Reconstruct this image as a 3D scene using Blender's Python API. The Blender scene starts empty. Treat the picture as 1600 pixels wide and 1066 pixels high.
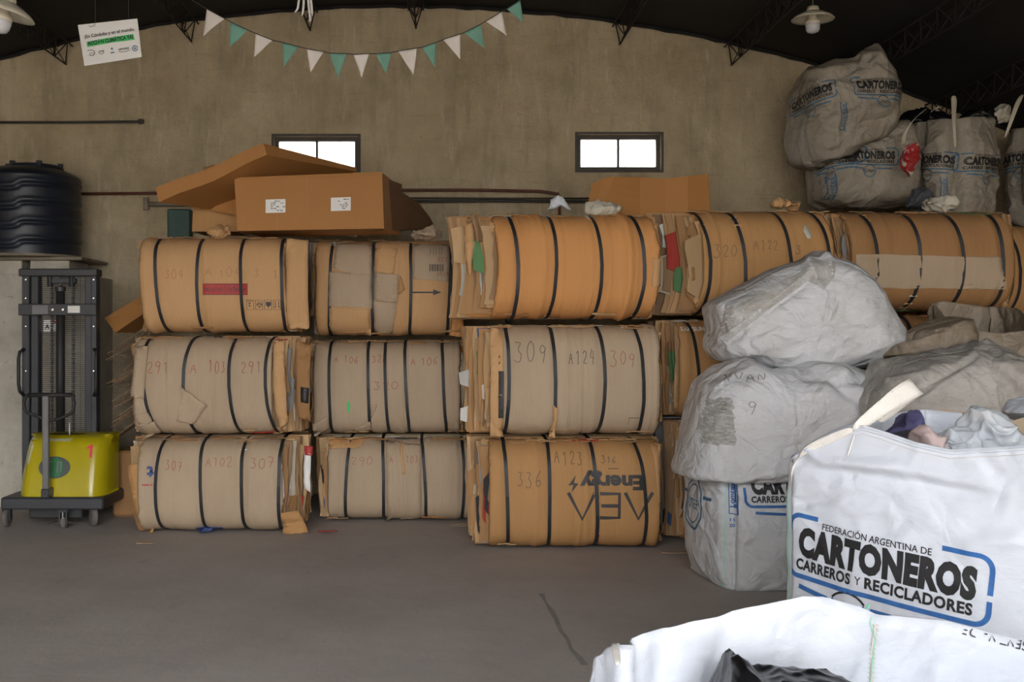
import bpy, math, random
from math import sin, cos, pi, radians, sqrt
from mathutils import Vector, noise, Matrix
from mathutils.bvhtree import BVHTree
from mathutils.geometry import tessellate_polygon

SC = bpy.context.scene
COL = SC.collection
# ------------------------------------------------------------------ camera
CX, CY, FP, HC = 690.0, 520.0, 1750.0, 1.55      # vanishing point, focal length in px, eye height
cam_d = bpy.data.cameras.new('camera')
cam_d.sensor_width = 36.0
cam_d.lens = 36.0 * FP / 1600.0
cam_d.shift_x = (800 - CX) / 1600.0
cam_d.shift_y = (CY - 533) / 1600.0
cam_d.clip_end = 200
cam = bpy.data.objects.new('camera', cam_d)
cam.location = (0, 0, HC)
cam.rotation_euler = (radians(90), 0, 0)
COL.objects.link(cam)
SC.camera = cam
# ------------------------------------------------------------------ world: bright hazy day outside
w = bpy.data.worlds.new('world'); SC.world = w; w.use_nodes = True
nt = w.node_tree; nt.nodes.clear()
wo = nt.nodes.new('ShaderNodeOutputWorld'); bg = nt.nodes.new('ShaderNodeBackground')
tc = nt.nodes.new('ShaderNodeTexCoord'); sp = nt.nodes.new('ShaderNodeSeparateXYZ'); cr = nt.nodes.new('ShaderNodeValToRGB')
nt.links.new(tc.outputs['Generated'], sp.inputs[0]); nt.links.new(sp.outputs['Z'], cr.inputs[0])
cr.color_ramp.elements[0].position = 0.0; cr.color_ramp.elements[0].color = (.34, .31, .27, 1)
cr.color_ramp.elements[1].position = 0.03; cr.color_ramp.elements[1].color = (.96, .98, 1.02, 1)
nt.links.new(cr.outputs[0], bg.inputs[0]); nt.links.new(bg.outputs[0], wo.inputs[0])
bg.inputs[1].default_value = 8.0
# daylight portal in the big door behind the camera
pl = bpy.data.lights.new('door_daylight', 'AREA'); pl.shape = 'RECTANGLE'; pl.size = 8.0; pl.size_y = 3.3
pl.cycles.is_portal = True
plo = bpy.data.objects.new('door_daylight', pl); plo.location = (-.3, -7.95, 1.65); plo.rotation_euler = (radians(90), 0, 0)
COL.objects.link(plo)
pl2 = bpy.data.lights.new('added_roof_daylight', 'AREA'); pl2.shape = 'RECTANGLE'; pl2.size = 10.1; pl2.size_y = 3.8  # portal for an added roof opening, extra daylight on floor and bales
pl2.cycles.is_portal = True
plo2 = bpy.data.objects.new('added_roof_daylight', pl2); plo2.location = (-.45, -5.5, 3.95)
COL.objects.link(plo2)
# ------------------------------------------------------------------ exposure
vs = SC.view_settings
vs.view_transform = 'Standard'; vs.look = 'None'; vs.gamma = 1; vs.use_curve_mapping = False
vs.exposure = .95

# ------------------------------------------------------------------ helpers
def P(px, py, D):
    return Vector(((px - CX) * D / FP, D, HC - (py - CY) * D / FP))
def proj(p):
    return (CX + p.x * FP / p.y, CY - (p.z - HC) * FP / p.y)
def tag(o, label=None, cat=None, group=None, kind=None):
    if label: o['label'] = label
    if cat: o['category'] = cat
    if group: o['group'] = group
    if kind: o['kind'] = kind
    return o
def empty(name, loc, label, cat, group=None):
    o = bpy.data.objects.new(name, None); o.location = loc; o.empty_display_size = .1
    COL.objects.link(o); return tag(o, label, cat, group)
def mesh(name, V, F, mat, parent=None, smooth=False, cols=None, label=None, mats=None, fmi=None, thing=None):
    """world-space vertices; origin = parent's location or the base centre"""
    V = [Vector(v) for v in V]
    if parent is not None:
        o0 = parent_origin(parent)
    else:
        xs = [v.x for v in V]; ys = [v.y for v in V]; zs = [v.z for v in V]
        o0 = Vector(((min(xs)+max(xs))/2, (min(ys)+max(ys))/2, min(zs)))
    me = bpy.data.meshes.new(name)
    me.from_pydata([tuple(v - o0) for v in V], [], F)
    if mats:
        for m in mats: me.materials.append(m)
        if fmi: me.polygons.foreach_set('material_index', fmi)
    else: me.materials.append(mat)
    if cols:
        ca = me.color_attributes.new('Col', 'FLOAT_COLOR', 'CORNER')
        buf = []
        for p in me.polygons:
            c = cols[p.index]
            for _ in p.loop_indices: buf.extend((c[0], c[1], c[2], 1))
        ca.data.foreach_set('color', buf)
    if smooth: me.polygons.foreach_set('use_smooth', [True]*len(me.polygons))
    me.update()
    o = bpy.data.objects.new(name, me); COL.objects.link(o)
    if parent is not None: o.parent = parent
    else: o.location = o0
    if label: o['label'] = label
    if thing: tag(o, *thing)
    return o
def parent_origin(p):
    v = Vector(p.location)
    while p.parent: p = p.parent; v = v + Vector(p.location)
    return v
class MB:
    def __init__(s): s.V = []; s.F = []; s.C = []
    def add(s, V, F, c=None):
        b = len(s.V); s.V += [Vector(v) for v in V]; s.F += [tuple(i+b for i in f) for f in F]
        s.C += [c or (1, 1, 1)]*len(F); return s
    def box(s, x0, x1, y0, y1, z0, z1, c=None, M=None):
        V = [Vector((x, y, z)) for x in (x0, x1) for y in (y0, y1) for z in (z0, z1)]
        if M: V = [M @ v for v in V]
        return s.add(V, [(0,1,3,2),(4,6,7,5),(0,4,5,1),(2,3,7,6),(0,2,6,4),(1,5,7,3)], c)
    def bbox(s, x0, x1, y0, y1, z0, z1, b=.01, c=None):
        """box with chamfered edges"""
        V = []
        xs = ((x0, x0+b), (x1, x1-b)); ys = ((y0, y0+b), (y1, y1-b)); zs = ((z0, z0+b), (z1, z1-b))
        idx = {}
        for i in (0,1):
            for j in (0,1):
                for k in (0,1):
                    idx[i,j,k] = len(V)
                    V += [(xs[i][0], ys[j][1], zs[k][1]), (xs[i][1], ys[j][0], zs[k][1]), (xs[i][1], ys[j][1], zs[k][0])]
        F = []
        for i in (0,1):
            F.append([idx[i,0,0], idx[i,1,0], idx[i,1,1], idx[i,0,1]][::(1 if i else -1)])
            F.append([idx[0,i,0]+1, idx[1,i,0]+1, idx[1,i,1]+1, idx[0,i,1]+1][::(-1 if i else 1)])
            F.append([idx[0,0,i]+2, idx[1,0,i]+2, idx[1,1,i]+2, idx[0,1,i]+2][::(1 if i else -1)])
        for i in (0,1):
            for j in (0,1):
                F.append((idx[i,j,0], idx[i,j,0]+1, idx[i,j,1]+1, idx[i,j,1]))
                F.append((idx[i,0,j], idx[i,0,j]+2, idx[i,1,j]+2, idx[i,1,j]))
                F.append((idx[0,i,j]+1, idx[0,i,j]+2, idx[1,i,j]+2, idx[1,i,j]+1))
                for k in (0,1):
                    a = idx[i,j,k]; F.append((a, a+1, a+2))
        return s.add(V, F, c)
    def tube(s, pts, r, n=8, c=None, closed=False, cap=True, flat=None):
        pts = [Vector(p) for p in pts]; N = len(pts); V = []; F = []
        rr = r if isinstance(r, (list, tuple)) else [r]*N
        pn = None
        for i, p in enumerate(pts):
            if closed: t = pts[(i+1) % N] - pts[i-1]
            else: t = pts[min(i+1, N-1)] - pts[max(i-1, 0)]
            t.normalize()
            if pn is None:
                a = Vector((0,0,1)) if abs(t.z) < .9 else Vector((1,0,0))
                u = t.cross(a).normalized()
            else:
                u = pn - t*pn.dot(t)
                if u.length < 1e-6: u = t.orthogonal()
                u.normalize()
            pn = u; v = t.cross(u)
            for k in range(n):
                a = 2*pi*k/n
                V.append(p + (u*cos(a) + v*sin(a)*(flat or 1))*rr[i])
        M = N if closed else N-1
        for i in range(M):
            j = (i+1) % N
            for k in range(n):
                F.append((i*n+k, i*n+(k+1) % n, j*n+(k+1) % n, j*n+k))
        if cap and not closed:
            F.append(tuple(range(n))[::-1]); F.append(tuple((N-1)*n+k for k in range(n)))
        return s.add(V, F, c)
    def lathe(s, cx, cy, prof, n=32, c=None, M=None):
        V = []; F = []
        for r, z in prof:
            for k in range(n):
                a = 2*pi*k/n; V.append(Vector((cx + r*cos(a), cy + r*sin(a), z)))
        if M: V = [M @ v for v in V]
        for i in range(len(prof)-1):
            for k in range(n):
                F.append((i*n+k, i*n+(k+1) % n, (i+1)*n+(k+1) % n, (i+1)*n+k))
        F.append(tuple(range(n))[::-1]); F.append(tuple((len(prof)-1)*n+k for k in range(n)))
        return s.add(V, F, c)
    def build(s, name, mat, parent=None, smooth=False, label=None, thing=None, cols=False):
        return mesh(name, s.V, s.F, mat, parent, smooth, s.C if cols else None, label, thing=thing)

# ------------------------------------------------------------------ materials
def newmat(name):
    m = bpy.data.materials.new(name); m.use_nodes = True
    nt = m.node_tree; b = nt.nodes['Principled BSDF']
    return m, nt, b
def simple(name, c, r=.6, metal=0, spec=.5, var=.12, sc=6, bump=0, bsc=60):
    m, nt, b = newmat(name)
    b.inputs['Roughness'].default_value = r; b.inputs['Metallic'].default_value = metal
    b.inputs['Specular IOR Level'].default_value = spec
    tc = nt.nodes.new('ShaderNodeTexCoord'); n = nt.nodes.new('ShaderNodeTexNoise'); n.inputs['Scale'].default_value = sc
    n.inputs['Detail'].default_value = 6
    nt.links.new(tc.outputs['Object'], n.inputs['Vector'])
    cr = nt.nodes.new('ShaderNodeValToRGB'); nt.links.new(n.outputs[0], cr.inputs[0])
    cr.color_ramp.elements[0].position = .3; cr.color_ramp.elements[1].position = .7
    cr.color_ramp.elements[0].color = tuple(x*(1-var) for x in c)+(1,); cr.color_ramp.elements[1].color = tuple(min(1, x*(1+var)) for x in c)+(1,)
    nt.links.new(cr.outputs[0], b.inputs['Base Color'])
    if bump:
        n2 = nt.nodes.new('ShaderNodeTexNoise'); n2.inputs['Scale'].default_value = bsc; n2.inputs['Detail'].default_value = 4
        nt.links.new(tc.outputs['Object'], n2.inputs['Vector'])
        bp = nt.nodes.new('ShaderNodeBump'); bp.inputs['Strength'].default_value = bump; bp.inputs['Distance'].default_value = .01
        nt.links.new(n2.outputs[0], bp.inputs['Height']); nt.links.new(bp.outputs[0], b.inputs['Normal'])
    return m
def mixnode(nt, fac, a, b, blend='MIX'):
    x = nt.nodes.new('ShaderNodeMix'); x.data_type = 'RGBA'; x.blend_type = blend
    for sock, v in ((0, fac), (6, a), (7, b)):
        if hasattr(v, 'is_output'): nt.links.new(v, x.inputs[sock])
        else: x.inputs[sock].default_value = v if sock == 0 else (tuple(v)+(1,))[:4]
    return x.outputs[2]
def ramp(nt, src, p0, p1, c0=(0,0,0), c1=(1,1,1)):
    cr = nt.nodes.new('ShaderNodeValToRGB'); nt.links.new(src, cr.inputs[0])
    cr.color_ramp.elements[0].position = p0; cr.color_ramp.elements[1].position = p1
    cr.color_ramp.elements[0].color = tuple(c0)+(1,); cr.color_ramp.elements[1].color = tuple(c1)+(1,)
    return cr.outputs[0]
def nz(nt, vec, scale, detail=5, rough=.55, stretch=None):
    if stretch:
        mp = nt.nodes.new('ShaderNodeMapping'); mp.inputs['Scale'].default_value = stretch
        nt.links.new(vec, mp.inputs['Vector']); vec = mp.outputs[0]
    n = nt.nodes.new('ShaderNodeTexNoise'); n.inputs['Scale'].default_value = scale; n.inputs['Detail'].default_value = detail
    n.inputs['Roughness'].default_value = rough
    nt.links.new(vec, n.inputs['Vector']); return n.outputs[0]
def bump(nt, b, src, strength, dist=.01, prev=None):
    bp = nt.nodes.new('ShaderNodeBump'); bp.inputs['Strength'].default_value = strength; bp.inputs['Distance'].default_value = dist
    nt.links.new(src, bp.inputs['Height'])
    if prev: nt.links.new(prev, bp.inputs['Normal'])
    nt.links.new(bp.outputs[0], b.inputs['Normal']); return bp.outputs[0]
def card(name, c, rough=.78, attr=False, dirt=.25, flute=.08):
    m, nt, b = newmat(name); b.inputs['Roughness'].default_value = rough; b.inputs['Specular IOR Level'].default_value = .3
    tc = nt.nodes.new('ShaderNodeTexCoord').outputs['Object']
    n1 = nz(nt, tc, 3.5, 6, .6, (1, 1, .5))
    if attr:
        at = nt.nodes.new('ShaderNodeAttribute'); at.attribute_name = 'Col'; base = at.outputs['Color']
    else:
        base = tuple(c)
    dk = (.62, .58, .52)
    f = ramp(nt, n1, .35, .75)
    fm = nt.nodes.new('ShaderNodeMath'); fm.operation = 'MULTIPLY'; nt.links.new(f, fm.inputs[0]); fm.inputs[1].default_value = dirt
    col = mixnode(nt, fm.outputs[0], (1, 1, 1), dk)
    col2 = mixnode(nt, 1.0, col, base, 'MULTIPLY')
    # faint vertical scuffs
    n2 = nz(nt, tc, 9, 4, .6, (6, 1, .25))
    sc = ramp(nt, n2, .60, .72)
    sm = nt.nodes.new('ShaderNodeMath'); sm.operation = 'MULTIPLY'; nt.links.new(sc, sm.inputs[0]); sm.inputs[1].default_value = .13
    col3 = mixnode(nt, sm.outputs[0], col2, (.36, .33, .27))
    nt.links.new(col3, b.inputs['Base Color'])
    wv = nt.nodes.new('ShaderNodeTexWave'); wv.inputs['Scale'].default_value = 38; wv.inputs['Distortion'].default_value = .6
    nt.links.new(tc, wv.inputs['Vector'])
    p = bump(nt, b, wv.outputs['Fac'], flute, .004)
    n3 = nz(nt, tc, 16, 4, .6, (2.5, 1, .7))
    p = bump(nt, b, n3, .35 if flute > .05 else .12, .012, p)
    n5 = nz(nt, tc, 5, 3, .5, (4, 1, .35)); f5 = ramp(nt, n5, .47, .53)
    bump(nt, b, f5, .12 if flute > .05 else .03, .010, p)
    return m
def bagmat(name, c, dirtc=(.42, .36, .27), dirt=.3, rough=.5, weave=.15, bumpy=.4, crumple=.35, streak=None):
    m, nt, b = newmat(name); b.inputs['Roughness'].default_value = rough; b.inputs['Specular IOR Level'].default_value = .35
    tc = nt.nodes.new('ShaderNodeTexCoord').outputs['Object']
    n1 = nz(nt, tc, 2.2, 8, .65)
    f = ramp(nt, n1, .42, .78)
    fm = nt.nodes.new('ShaderNodeMath'); fm.operation = 'MULTIPLY'; nt.links.new(f, fm.inputs[0]); fm.inputs[1].default_value = dirt
    col = mixnode(nt, fm.outputs[0], c, dirtc)
    n4 = nz(nt, tc, 11, 6, .7, streak or (1, 1, 2.2))
    f4 = ramp(nt, n4, .60, .78)
    fm4 = nt.nodes.new('ShaderNodeMath'); fm4.operation = 'MULTIPLY'; nt.links.new(f4, fm4.inputs[0]); fm4.inputs[1].default_value = dirt*.8
    col = mixnode(nt, fm4.outputs[0], col, tuple(x*.6 for x in dirtc))
    nt.links.new(col, b.inputs['Base Color'])
    wv = nt.nodes.new('ShaderNodeTexWave'); wv.bands_direction = 'Z'; wv.inputs['Scale'].default_value = 120; wv.inputs['Distortion'].default_value = 1.5
    nt.links.new(tc, wv.inputs['Vector'])
    p = bump(nt, b, wv.outputs['Fac'], weave, .002)
    n3 = nz(nt, tc, 7, 5, .55, (1.6, 1.6, 3.0))
    p = bump(nt, b, n3, bumpy, .03, p)
    # crumpled facets
    nd = nt.nodes.new('ShaderNodeTexNoise'); nd.inputs['Scale'].default_value = 2.5; nt.links.new(tc, nd.inputs['Vector'])
    va = nt.nodes.new('ShaderNodeVectorMath'); va.operation = 'MULTIPLY_ADD'; nt.links.new(nd.outputs['Color'], va.inputs[0]); va.inputs[1].default_value = (.5, .5, .5); nt.links.new(tc, va.inputs[2])
    for scl, k in ((4.5, 1.0), (11, .5)):
        vo = nt.nodes.new('ShaderNodeTexVoronoi'); vo.feature = 'DISTANCE_TO_EDGE'; vo.inputs['Scale'].default_value = scl; nt.links.new(va.outputs[0], vo.inputs['Vector'])
        p = bump(nt, b, ramp(nt, vo.outputs['Distance'], 0, .25), crumple*k, .022, p)
    return m

M = {}
M['c_orange'] = card('cardboard_orange', (.60, .285, .10), dirt=.15)
M['c_warm'] = card('cardboard_warm', (.56, .33, .155), dirt=.18)
M['c_tan'] = card('cardboard_tan', (.455, .345, .235), dirt=.3)
M['c_brown'] = card('cardboard_brown', (.46, .25, .10), dirt=.22)
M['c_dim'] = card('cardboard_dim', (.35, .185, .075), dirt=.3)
M['c_box'] = card('cardboard_box', (.41, .19, .058), rough=.7, dirt=.10, flute=.02)
M['layers'] = card('cardboard_layers', (1, 1, 1), attr=True, dirt=.5)
M['strap'] = simple('black_strap', (.018, .019, .021), .5, spec=.35, var=.3)
M['ink_red'] = simple('red_marker', (.33, .085, .045), .7)
M['ink_faint'] = simple('faint_red_marker', (.36, .14, .075), .7)
M['ink_dark'] = simple('dark_marker', (.07, .055, .05), .6)
M['print_black'] = simple('black_print', (.018, .018, .02), .5, var=.25, sc=30)
M['print_grey'] = simple('charcoal_print', (.045, .04, .04), .6)
M['print_blue'] = simple('blue_print', (.035, .13, .36), .5, var=.2, sc=30)
M['print_navy'] = simple('navy_print', (.03, .06, .19), .6)
M['print_red'] = simple('red_print', (.42, .035, .03), .6)
M['print_white'] = simple('white_print', (.72, .70, .66), .6)
M['fb_blue'] = simple('faded_blue_print', (.055, .16, .27), .6, var=.25, sc=20)
M['paper'] = simple('white_paper', (.78, .76, .72), .6, var=.05)
M['green_print'] = simple('green_print', (.05, .50, .13), .6)
M['bag_new'] = bagmat('bag_new_white', (.60, .63, .69), dirt=.06, rough=.42, bumpy=.22, weave=.10, crumple=.14)
M['bag_mid'] = bagmat('bag_mid_white', (.60, .62, .65), dirt=.28, rough=.55, bumpy=.3)
M['bag_ivan'] = bagmat('bag_grey_white', (.60, .605, .62), dirt=.36, rough=.55, bumpy=.45)
M['bag_cream'] = bagmat('bag_cream', (.62, .60, .555), dirt=.42, rough=.55, bumpy=.4)
M['bag_dirty'] = bagmat('bag_dirty_grey', (.42, .395, .36), dirtc=(.16, .13, .10), dirt=.6, rough=.5, bumpy=.5)
M['bag_brown'] = bagmat('bag_brown', (.25, .20, .145), dirtc=(.14, .11, .08), dirt=.3, rough=.5, bumpy=.3)
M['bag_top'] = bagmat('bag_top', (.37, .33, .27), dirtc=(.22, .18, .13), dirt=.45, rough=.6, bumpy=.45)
M['webbing'] = simple('cream_webbing', (.78, .74, .68), .8, var=.05, bump=.5, bsc=220)
M['webbing_old'] = simple('old_webbing', (.55, .49, .39), .8, var=.1)
M['stitch'] = simple('stitching', (.62, .58, .54), .8)
M['green_thread'] = simple('green_thread', (.22, .72, .45), .7)
M['black_plastic'] = simple('black_plastic', (.006, .006, .007), .34, spec=.3, var=.3, bump=.3, bsc=14)
M['tank'] = simple('tank_plastic', (.014, .018, .028), .42, var=.25)
M['steel_dark'] = simple('dark_steel', (.035, .037, .042), .45, var=.1)
M['steel_grey'] = simple('grey_steel', (.16, .155, .16), .45, metal=.3)
M['rubber'] = simple('rubber', (.02, .02, .02), .6)
M['wheel'] = simple('wheel_tread', (.14, .12, .11), .6)
M['yellow'] = simple('yellow_paint', (.43, .35, .008), .22, var=.05)
M['chrome'] = simple('chrome', (.7, .7, .7), .2, metal=1)
M['tape'] = simple('clear_tape', (.52, .50, .30), .35)
M['pink'] = simple('pink_print', (.75, .03, .07), .5)
M['oval'] = simple('badge_grey', (.07, .09, .08), .3)
M['badge_green'] = simple('badge_green', (.03, .16, .06), .3)
M['rust'] = simple('rusty_pipe', (.115, .035, .02), .6, var=.3)
M['pipe_grey'] = simple('old_pipe', (.22, .18, .13), .7, var=.3, bump=.4)
M['pipe_dark'] = simple('dark_pipe', (.05, .045, .04), .7)
M['frame'] = simple('window_metal', (.06, .05, .04), .6, var=.3)
M['pennant_white'] = simple('pennant_white', (.80, .74, .68), .8, var=.04)
M['pennant_green'] = simple('pennant_green', (.19, .40, .31), .8, var=.06)
M['enamel'] = simple('lamp_enamel', (.62, .56, .44), .35, var=.06)
M['glass_lamp'] = simple('lamp_glass', (.60, .60, .62), .25, var=.03)
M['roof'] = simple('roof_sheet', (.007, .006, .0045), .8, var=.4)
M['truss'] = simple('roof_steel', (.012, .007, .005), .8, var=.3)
M['green_box'] = simple('green_metal', (.012, .06, .045), .5)
M['cloth_purple'] = simple('purple_cloth', (.11, .10, .22), .8)
M['cloth_dark'] = simple('dark_cloth', (.08, .085, .10), .8)
M['cloth_pink'] = simple('pink_cloth', (.62, .47, .45), .8)
M['foam'] = simple('dirty_foam', (.52, .49, .40), .8)
def wrapper():
    m, nt, b = newmat('red_white_wrapper'); b.inputs['Roughness'].default_value = .35
    tc = nt.nodes.new('ShaderNodeTexCoord').outputs['Object']
    nt.links.new(ramp(nt, nz(nt, tc, 7, 2, .5), .49, .51, (.36, .03, .03), (.52, .48, .42)), b.inputs['Base Color']); return m
M['wrapper'] = wrapper()
def filmmat():
    m, nt, b = newmat('clear_film'); b.inputs['Base Color'].default_value = (.82, .87, .92, 1); b.inputs['Roughness'].default_value = .18
    tr = nt.nodes.new('ShaderNodeBsdfTransparent'); mx = nt.nodes.new('ShaderNodeMixShader'); mx.inputs[0].default_value = .62
    out = nt.nodes['Material Output']
    nt.links.new(tr.outputs[0], mx.inputs[1]); nt.links.new(b.outputs[0], mx.inputs[2]); nt.links.new(mx.outputs[0], out.inputs[0])
    return m
M['film'] = filmmat()
def panemat():
    m, nt, b = newmat('window_pane'); b.inputs['Base Color'].default_value = (.9, .92, .92, 1); b.inputs['Roughness'].default_value = .15
    tr = nt.nodes.new('ShaderNodeBsdfTransparent'); mx = nt.nodes.new('ShaderNodeMixShader'); mx.inputs[0].default_value = .12
    out = nt.nodes['Material Output']
    nt.links.new(tr.outputs[0], mx.inputs[1]); nt.links.new(b.outputs[0], mx.inputs[2]); nt.links.new(mx.outputs[0], out.inputs[0])
    return m
M['pane'] = panemat()
def wallmat():
    m, nt, b = newmat('old_plaster'); b.inputs['Roughness'].default_value = .95; b.inputs['Specular IOR Level'].default_value = .1
    tc = nt.nodes.new('ShaderNodeTexCoord').outputs['Object']
    def lay(col, src, p0, p1, k, c):
        g = nt.nodes.new('ShaderNodeMath'); g.operation = 'MULTIPLY'; nt.links.new(ramp(nt, src, p0, p1), g.inputs[0]); g.inputs[1].default_value = k
        return mixnode(nt, g.outputs[0], col, c)
    col = ramp(nt, nz(nt, tc, 1.1, 9, .68), .32, .66, (.42, .335, .21), (.63, .525, .36))
    col = lay(col, nz(nt, tc, 2.6, 7, .65, (1, 1, .8)), .48, .70, .5, (.33, .275, .18))      # damp patches
    col = lay(col, nz(nt, tc, 3.0, 6, .6, (3.2, 1, .45)), .50, .68, .5, (.34, .29, .20))    # drips
    col = lay(col, nz(nt, tc, 4.0, 8, .7, (3.0, 1, .6)), .56, .72, .5, (.74, .65, .48))        # pale wash runs
    col = lay(col, nz(nt, tc, 9.0, 5, .6, (.35, 1, 3)), .60, .74, .4, (.30, .25, .17))        # course lines
    # exposed brick specks
    n6 = nz(nt, tc, 26, 3, .5, (1, 1, 2)); f6 = ramp(nt, n6, .72, .76)
    col = mixnode(nt, f6, col, (.24, .11, .055))
    nt.links.new(col, b.inputs['Base Color'])
    br = nt.nodes.new('ShaderNodeTexBrick'); br.inputs['Scale'].default_value = 1.0
    br.inputs['Brick Width'].default_value = .42; br.inputs['Row Height'].default_value = .21; br.inputs['Mortar Size'].default_value = .012
    br.inputs['Mortar Smooth'].default_value = 1.0
    mp = nt.nodes.new('ShaderNodeMapping'); mp.inputs['Rotation'].default_value = (radians(90), 0, 0)
    nt.links.new(tc, mp.inputs['Vector']); nt.links.new(mp.outputs[0], br.inputs['Vector'])
    p = bump(nt, b, br.outputs['Fac'], -.3, .02)
    n3 = nz(nt, tc, 5, 8, .65); p = bump(nt, b, n3, .8, .06, p)
    n4 = nz(nt, tc, 40, 4, .6); bump(nt, b, n4, .25, .01, p)
    return m
M['wall'] = wallmat()
def whitewall():
    m, nt, b = newmat('whitewashed_block'); b.inputs['Roughness'].default_value = .95
    tc = nt.nodes.new('ShaderNodeTexCoord').outputs['Object']
    col = ramp(nt, nz(nt, tc, 3, 8, .65), .3, .7, (.36, .33, .27), (.54, .50, .42))
    col = mixnode(nt, ramp(nt, nz(nt, tc, 18, 5, .6), .64, .75), col, (.2, .17, .12))
    nt.links.new(col, b.inputs['Base Color']); bump(nt, b, nz(nt, tc, 20, 6), .5, .02)
    return m
M['white_wall'] = whitewall()
def floormat():
    m, nt, b = newmat('concrete_floor'); b.inputs['Roughness'].default_value = .72; b.inputs['Specular IOR Level'].default_value = .3
    tc = nt.nodes.new('ShaderNodeTexCoord').outputs['Object']
    col = ramp(nt, nz(nt, tc, 1.1, 9, .66), .3, .72, (.40, .36, .33), (.50, .46, .425))
    f = ramp(nt, nz(nt, tc, 3.4, 8, .7, (1, .5, 1)), .60, .74)
    g = nt.nodes.new('ShaderNodeMath'); g.operation = 'MULTIPLY'; nt.links.new(f, g.inputs[0]); g.inputs[1].default_value = .5
    col = mixnode(nt, g.outputs[0], col, (.26, .235, .215))
    f2 = ramp(nt, nz(nt, tc, 60, 3, .6), .70, .76)
    g2 = nt.nodes.new('ShaderNodeMath'); g2.operation = 'MULTIPLY'; nt.links.new(f2, g2.inputs[0]); g2.inputs[1].default_value = .5
    col = mixnode(nt, g2.outputs[0], col, (.34, .31, .28))
    nt.links.new(col, b.inputs['Base Color'])
    p = bump(nt, b, nz(nt, tc, 9, 8, .6), .25, .02); bump(nt, b, nz(nt, tc, 90, 3), .2, .004, p)
    return m
M['floor'] = floormat()

# ------------------------------------------------------------------ setting
WD = 10.8                                    # back wall distance
AC = (620-CX)*WD/FP; AT = HC + (CY-12)*WD/FP; AK = .0345
def arch(x): return AT - AK*(x-AC)**2
XL, XR, YD = -7.3, 6.4, -8.0
wins = []
for (px0, px1, py0, py1) in ((428, 560, 213, 266), (902, 1033, 210, 266)):
    a = P(px0, py0, WD); b = P(px1, py1, WD); wins.append((a.x, b.x, b.z, a.z))
def make_wall_back():
    xs = set([XL + i*(XR-XL)/54 for i in range(55)])
    for w_ in wins: xs.update((w_[0], w_[1]))
    xs = sorted(xs); mb = MB()
    for x0, x1 in zip(xs, xs[1:]):
        if x1-x0 < 1e-5: continue
        hole = [w_ for w_ in wins if x0 >= w_[0]-1e-4 and x1 <= w_[1]+1e-4]
        for y in (WD, WD+.3):
            rng = [(0, 0, arch(x0)+.04, arch(x1)+.04)]
            if hole:
                h = hole[0]; rng = [(0, 0, h[2], h[2]), (h[3], h[3], arch(x0)+.04, arch(x1)+.04)]
            for a, b, c, d in rng:
                mb.add([(x0,y,a),(x1,y,b),(x1,y,d),(x0,y,c)], [(0,1,2,3)])
    for x0, x1, z0, z1 in wins:
        y0, y1 = WD, WD+.3
        mb.add([(x0,y0,z0),(x1,y0,z0),(x1,y1,z0),(x0,y1,z0),(x0,y0,z1),(x1,y0,z1),(x1,y1,z1),(x0,y1,z1)],
               [(0,1,2,3),(4,5,6,7),(0,3,7,4),(1,2,6,5)])
    tag(mb.build('wall_back', M['wall']), kind='structure')
make_wall_back()
f = MB(); f.add([(XL,YD-6,0),(XR,YD-6,0),(XR,WD+.3,0),(XL,WD+.3,0)], [(0,1,2,3)]); tag(f.build('floor', M['floor']), kind='structure')
for nm, x in (('wall_left', XL), ('wall_right', XR)):
    b = MB().box(x-.2 if x < 0 else x, x if x < 0 else x+.2, YD, WD, 0, arch(x)+.05)
    tag(b.build(nm, M['wall']), kind='structure')
b = MB()
b.box(XL, -4.3, YD-.2, YD, 0, 3.3); b.box(3.7, XR, YD-.2, YD, 0, 3.3)
N = 30
for i in range(N):
    x0 = XL+i*(XR-XL)/N; x1 = x0+(XR-XL)/N
    b.add([(x0,YD,3.3 if arch(x0) > 3.3 else arch(x0)),(x1,YD,3.3 if arch(x1) > 3.3 else arch(x1)),(x1,YD,arch(x1)),(x0,YD,arch(x0))], [(0,1,2,3)])
tag(b.build('wall_front', M['wall']), kind='structure')
def roofpiece(xa, xb, ya, yb):
    n = max(2, int((xb-xa)/.17)); V = []; F = []
    for side in (0, 1):
        for i in range(n+1):
            x = xa + i*(xb-xa)/n
            for y in (ya, yb): V.append((x, y, arch(x)+.05*side + .03))
    k = 2*(n+1)
    for i in range(n):
        F.append((2*i, 2*i+1, 2*i+3, 2*i+2)); F.append((k+2*i, k+2*i+2, k+2*i+3, k+2*i+1))
        for e in (0, 1): F.append((2*i+e, 2*i+2+e, k+2*i+2+e, k+2*i+e))
    for q in (0, 2*n): F.append((q, q+1, k+q+1, k+q))
    return V, F
ADDED_GAP = (-5.5, 4.6, -7.4, -3.6)                 # unseen roof opening added behind the camera to brighten floor and bales
b = MB()
for a in ((XL-.25, XR+.25, ADDED_GAP[3], WD+.35), (XL-.25, XR+.25, YD-.2, ADDED_GAP[2]), (XL-.25, ADDED_GAP[0], ADDED_GAP[2], ADDED_GAP[3]), (ADDED_GAP[1], XR+.25, ADDED_GAP[2], ADDED_GAP[3])): b.add(*roofpiece(*a))
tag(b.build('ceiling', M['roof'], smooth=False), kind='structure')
# rough dark mortar edge where roof meets wall
b = MB(); random.seed(5)
pts = [(XL+.1+i*.12, WD-.02, arch(XL+.1+i*.12)+.012+random.uniform(-.008, .008)) for i in range(int((XR-XL-.2)/.12))]
b.tube(pts, .024, 5)
tag(b.build('trim_1', M['roof']), kind='structure')
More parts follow.
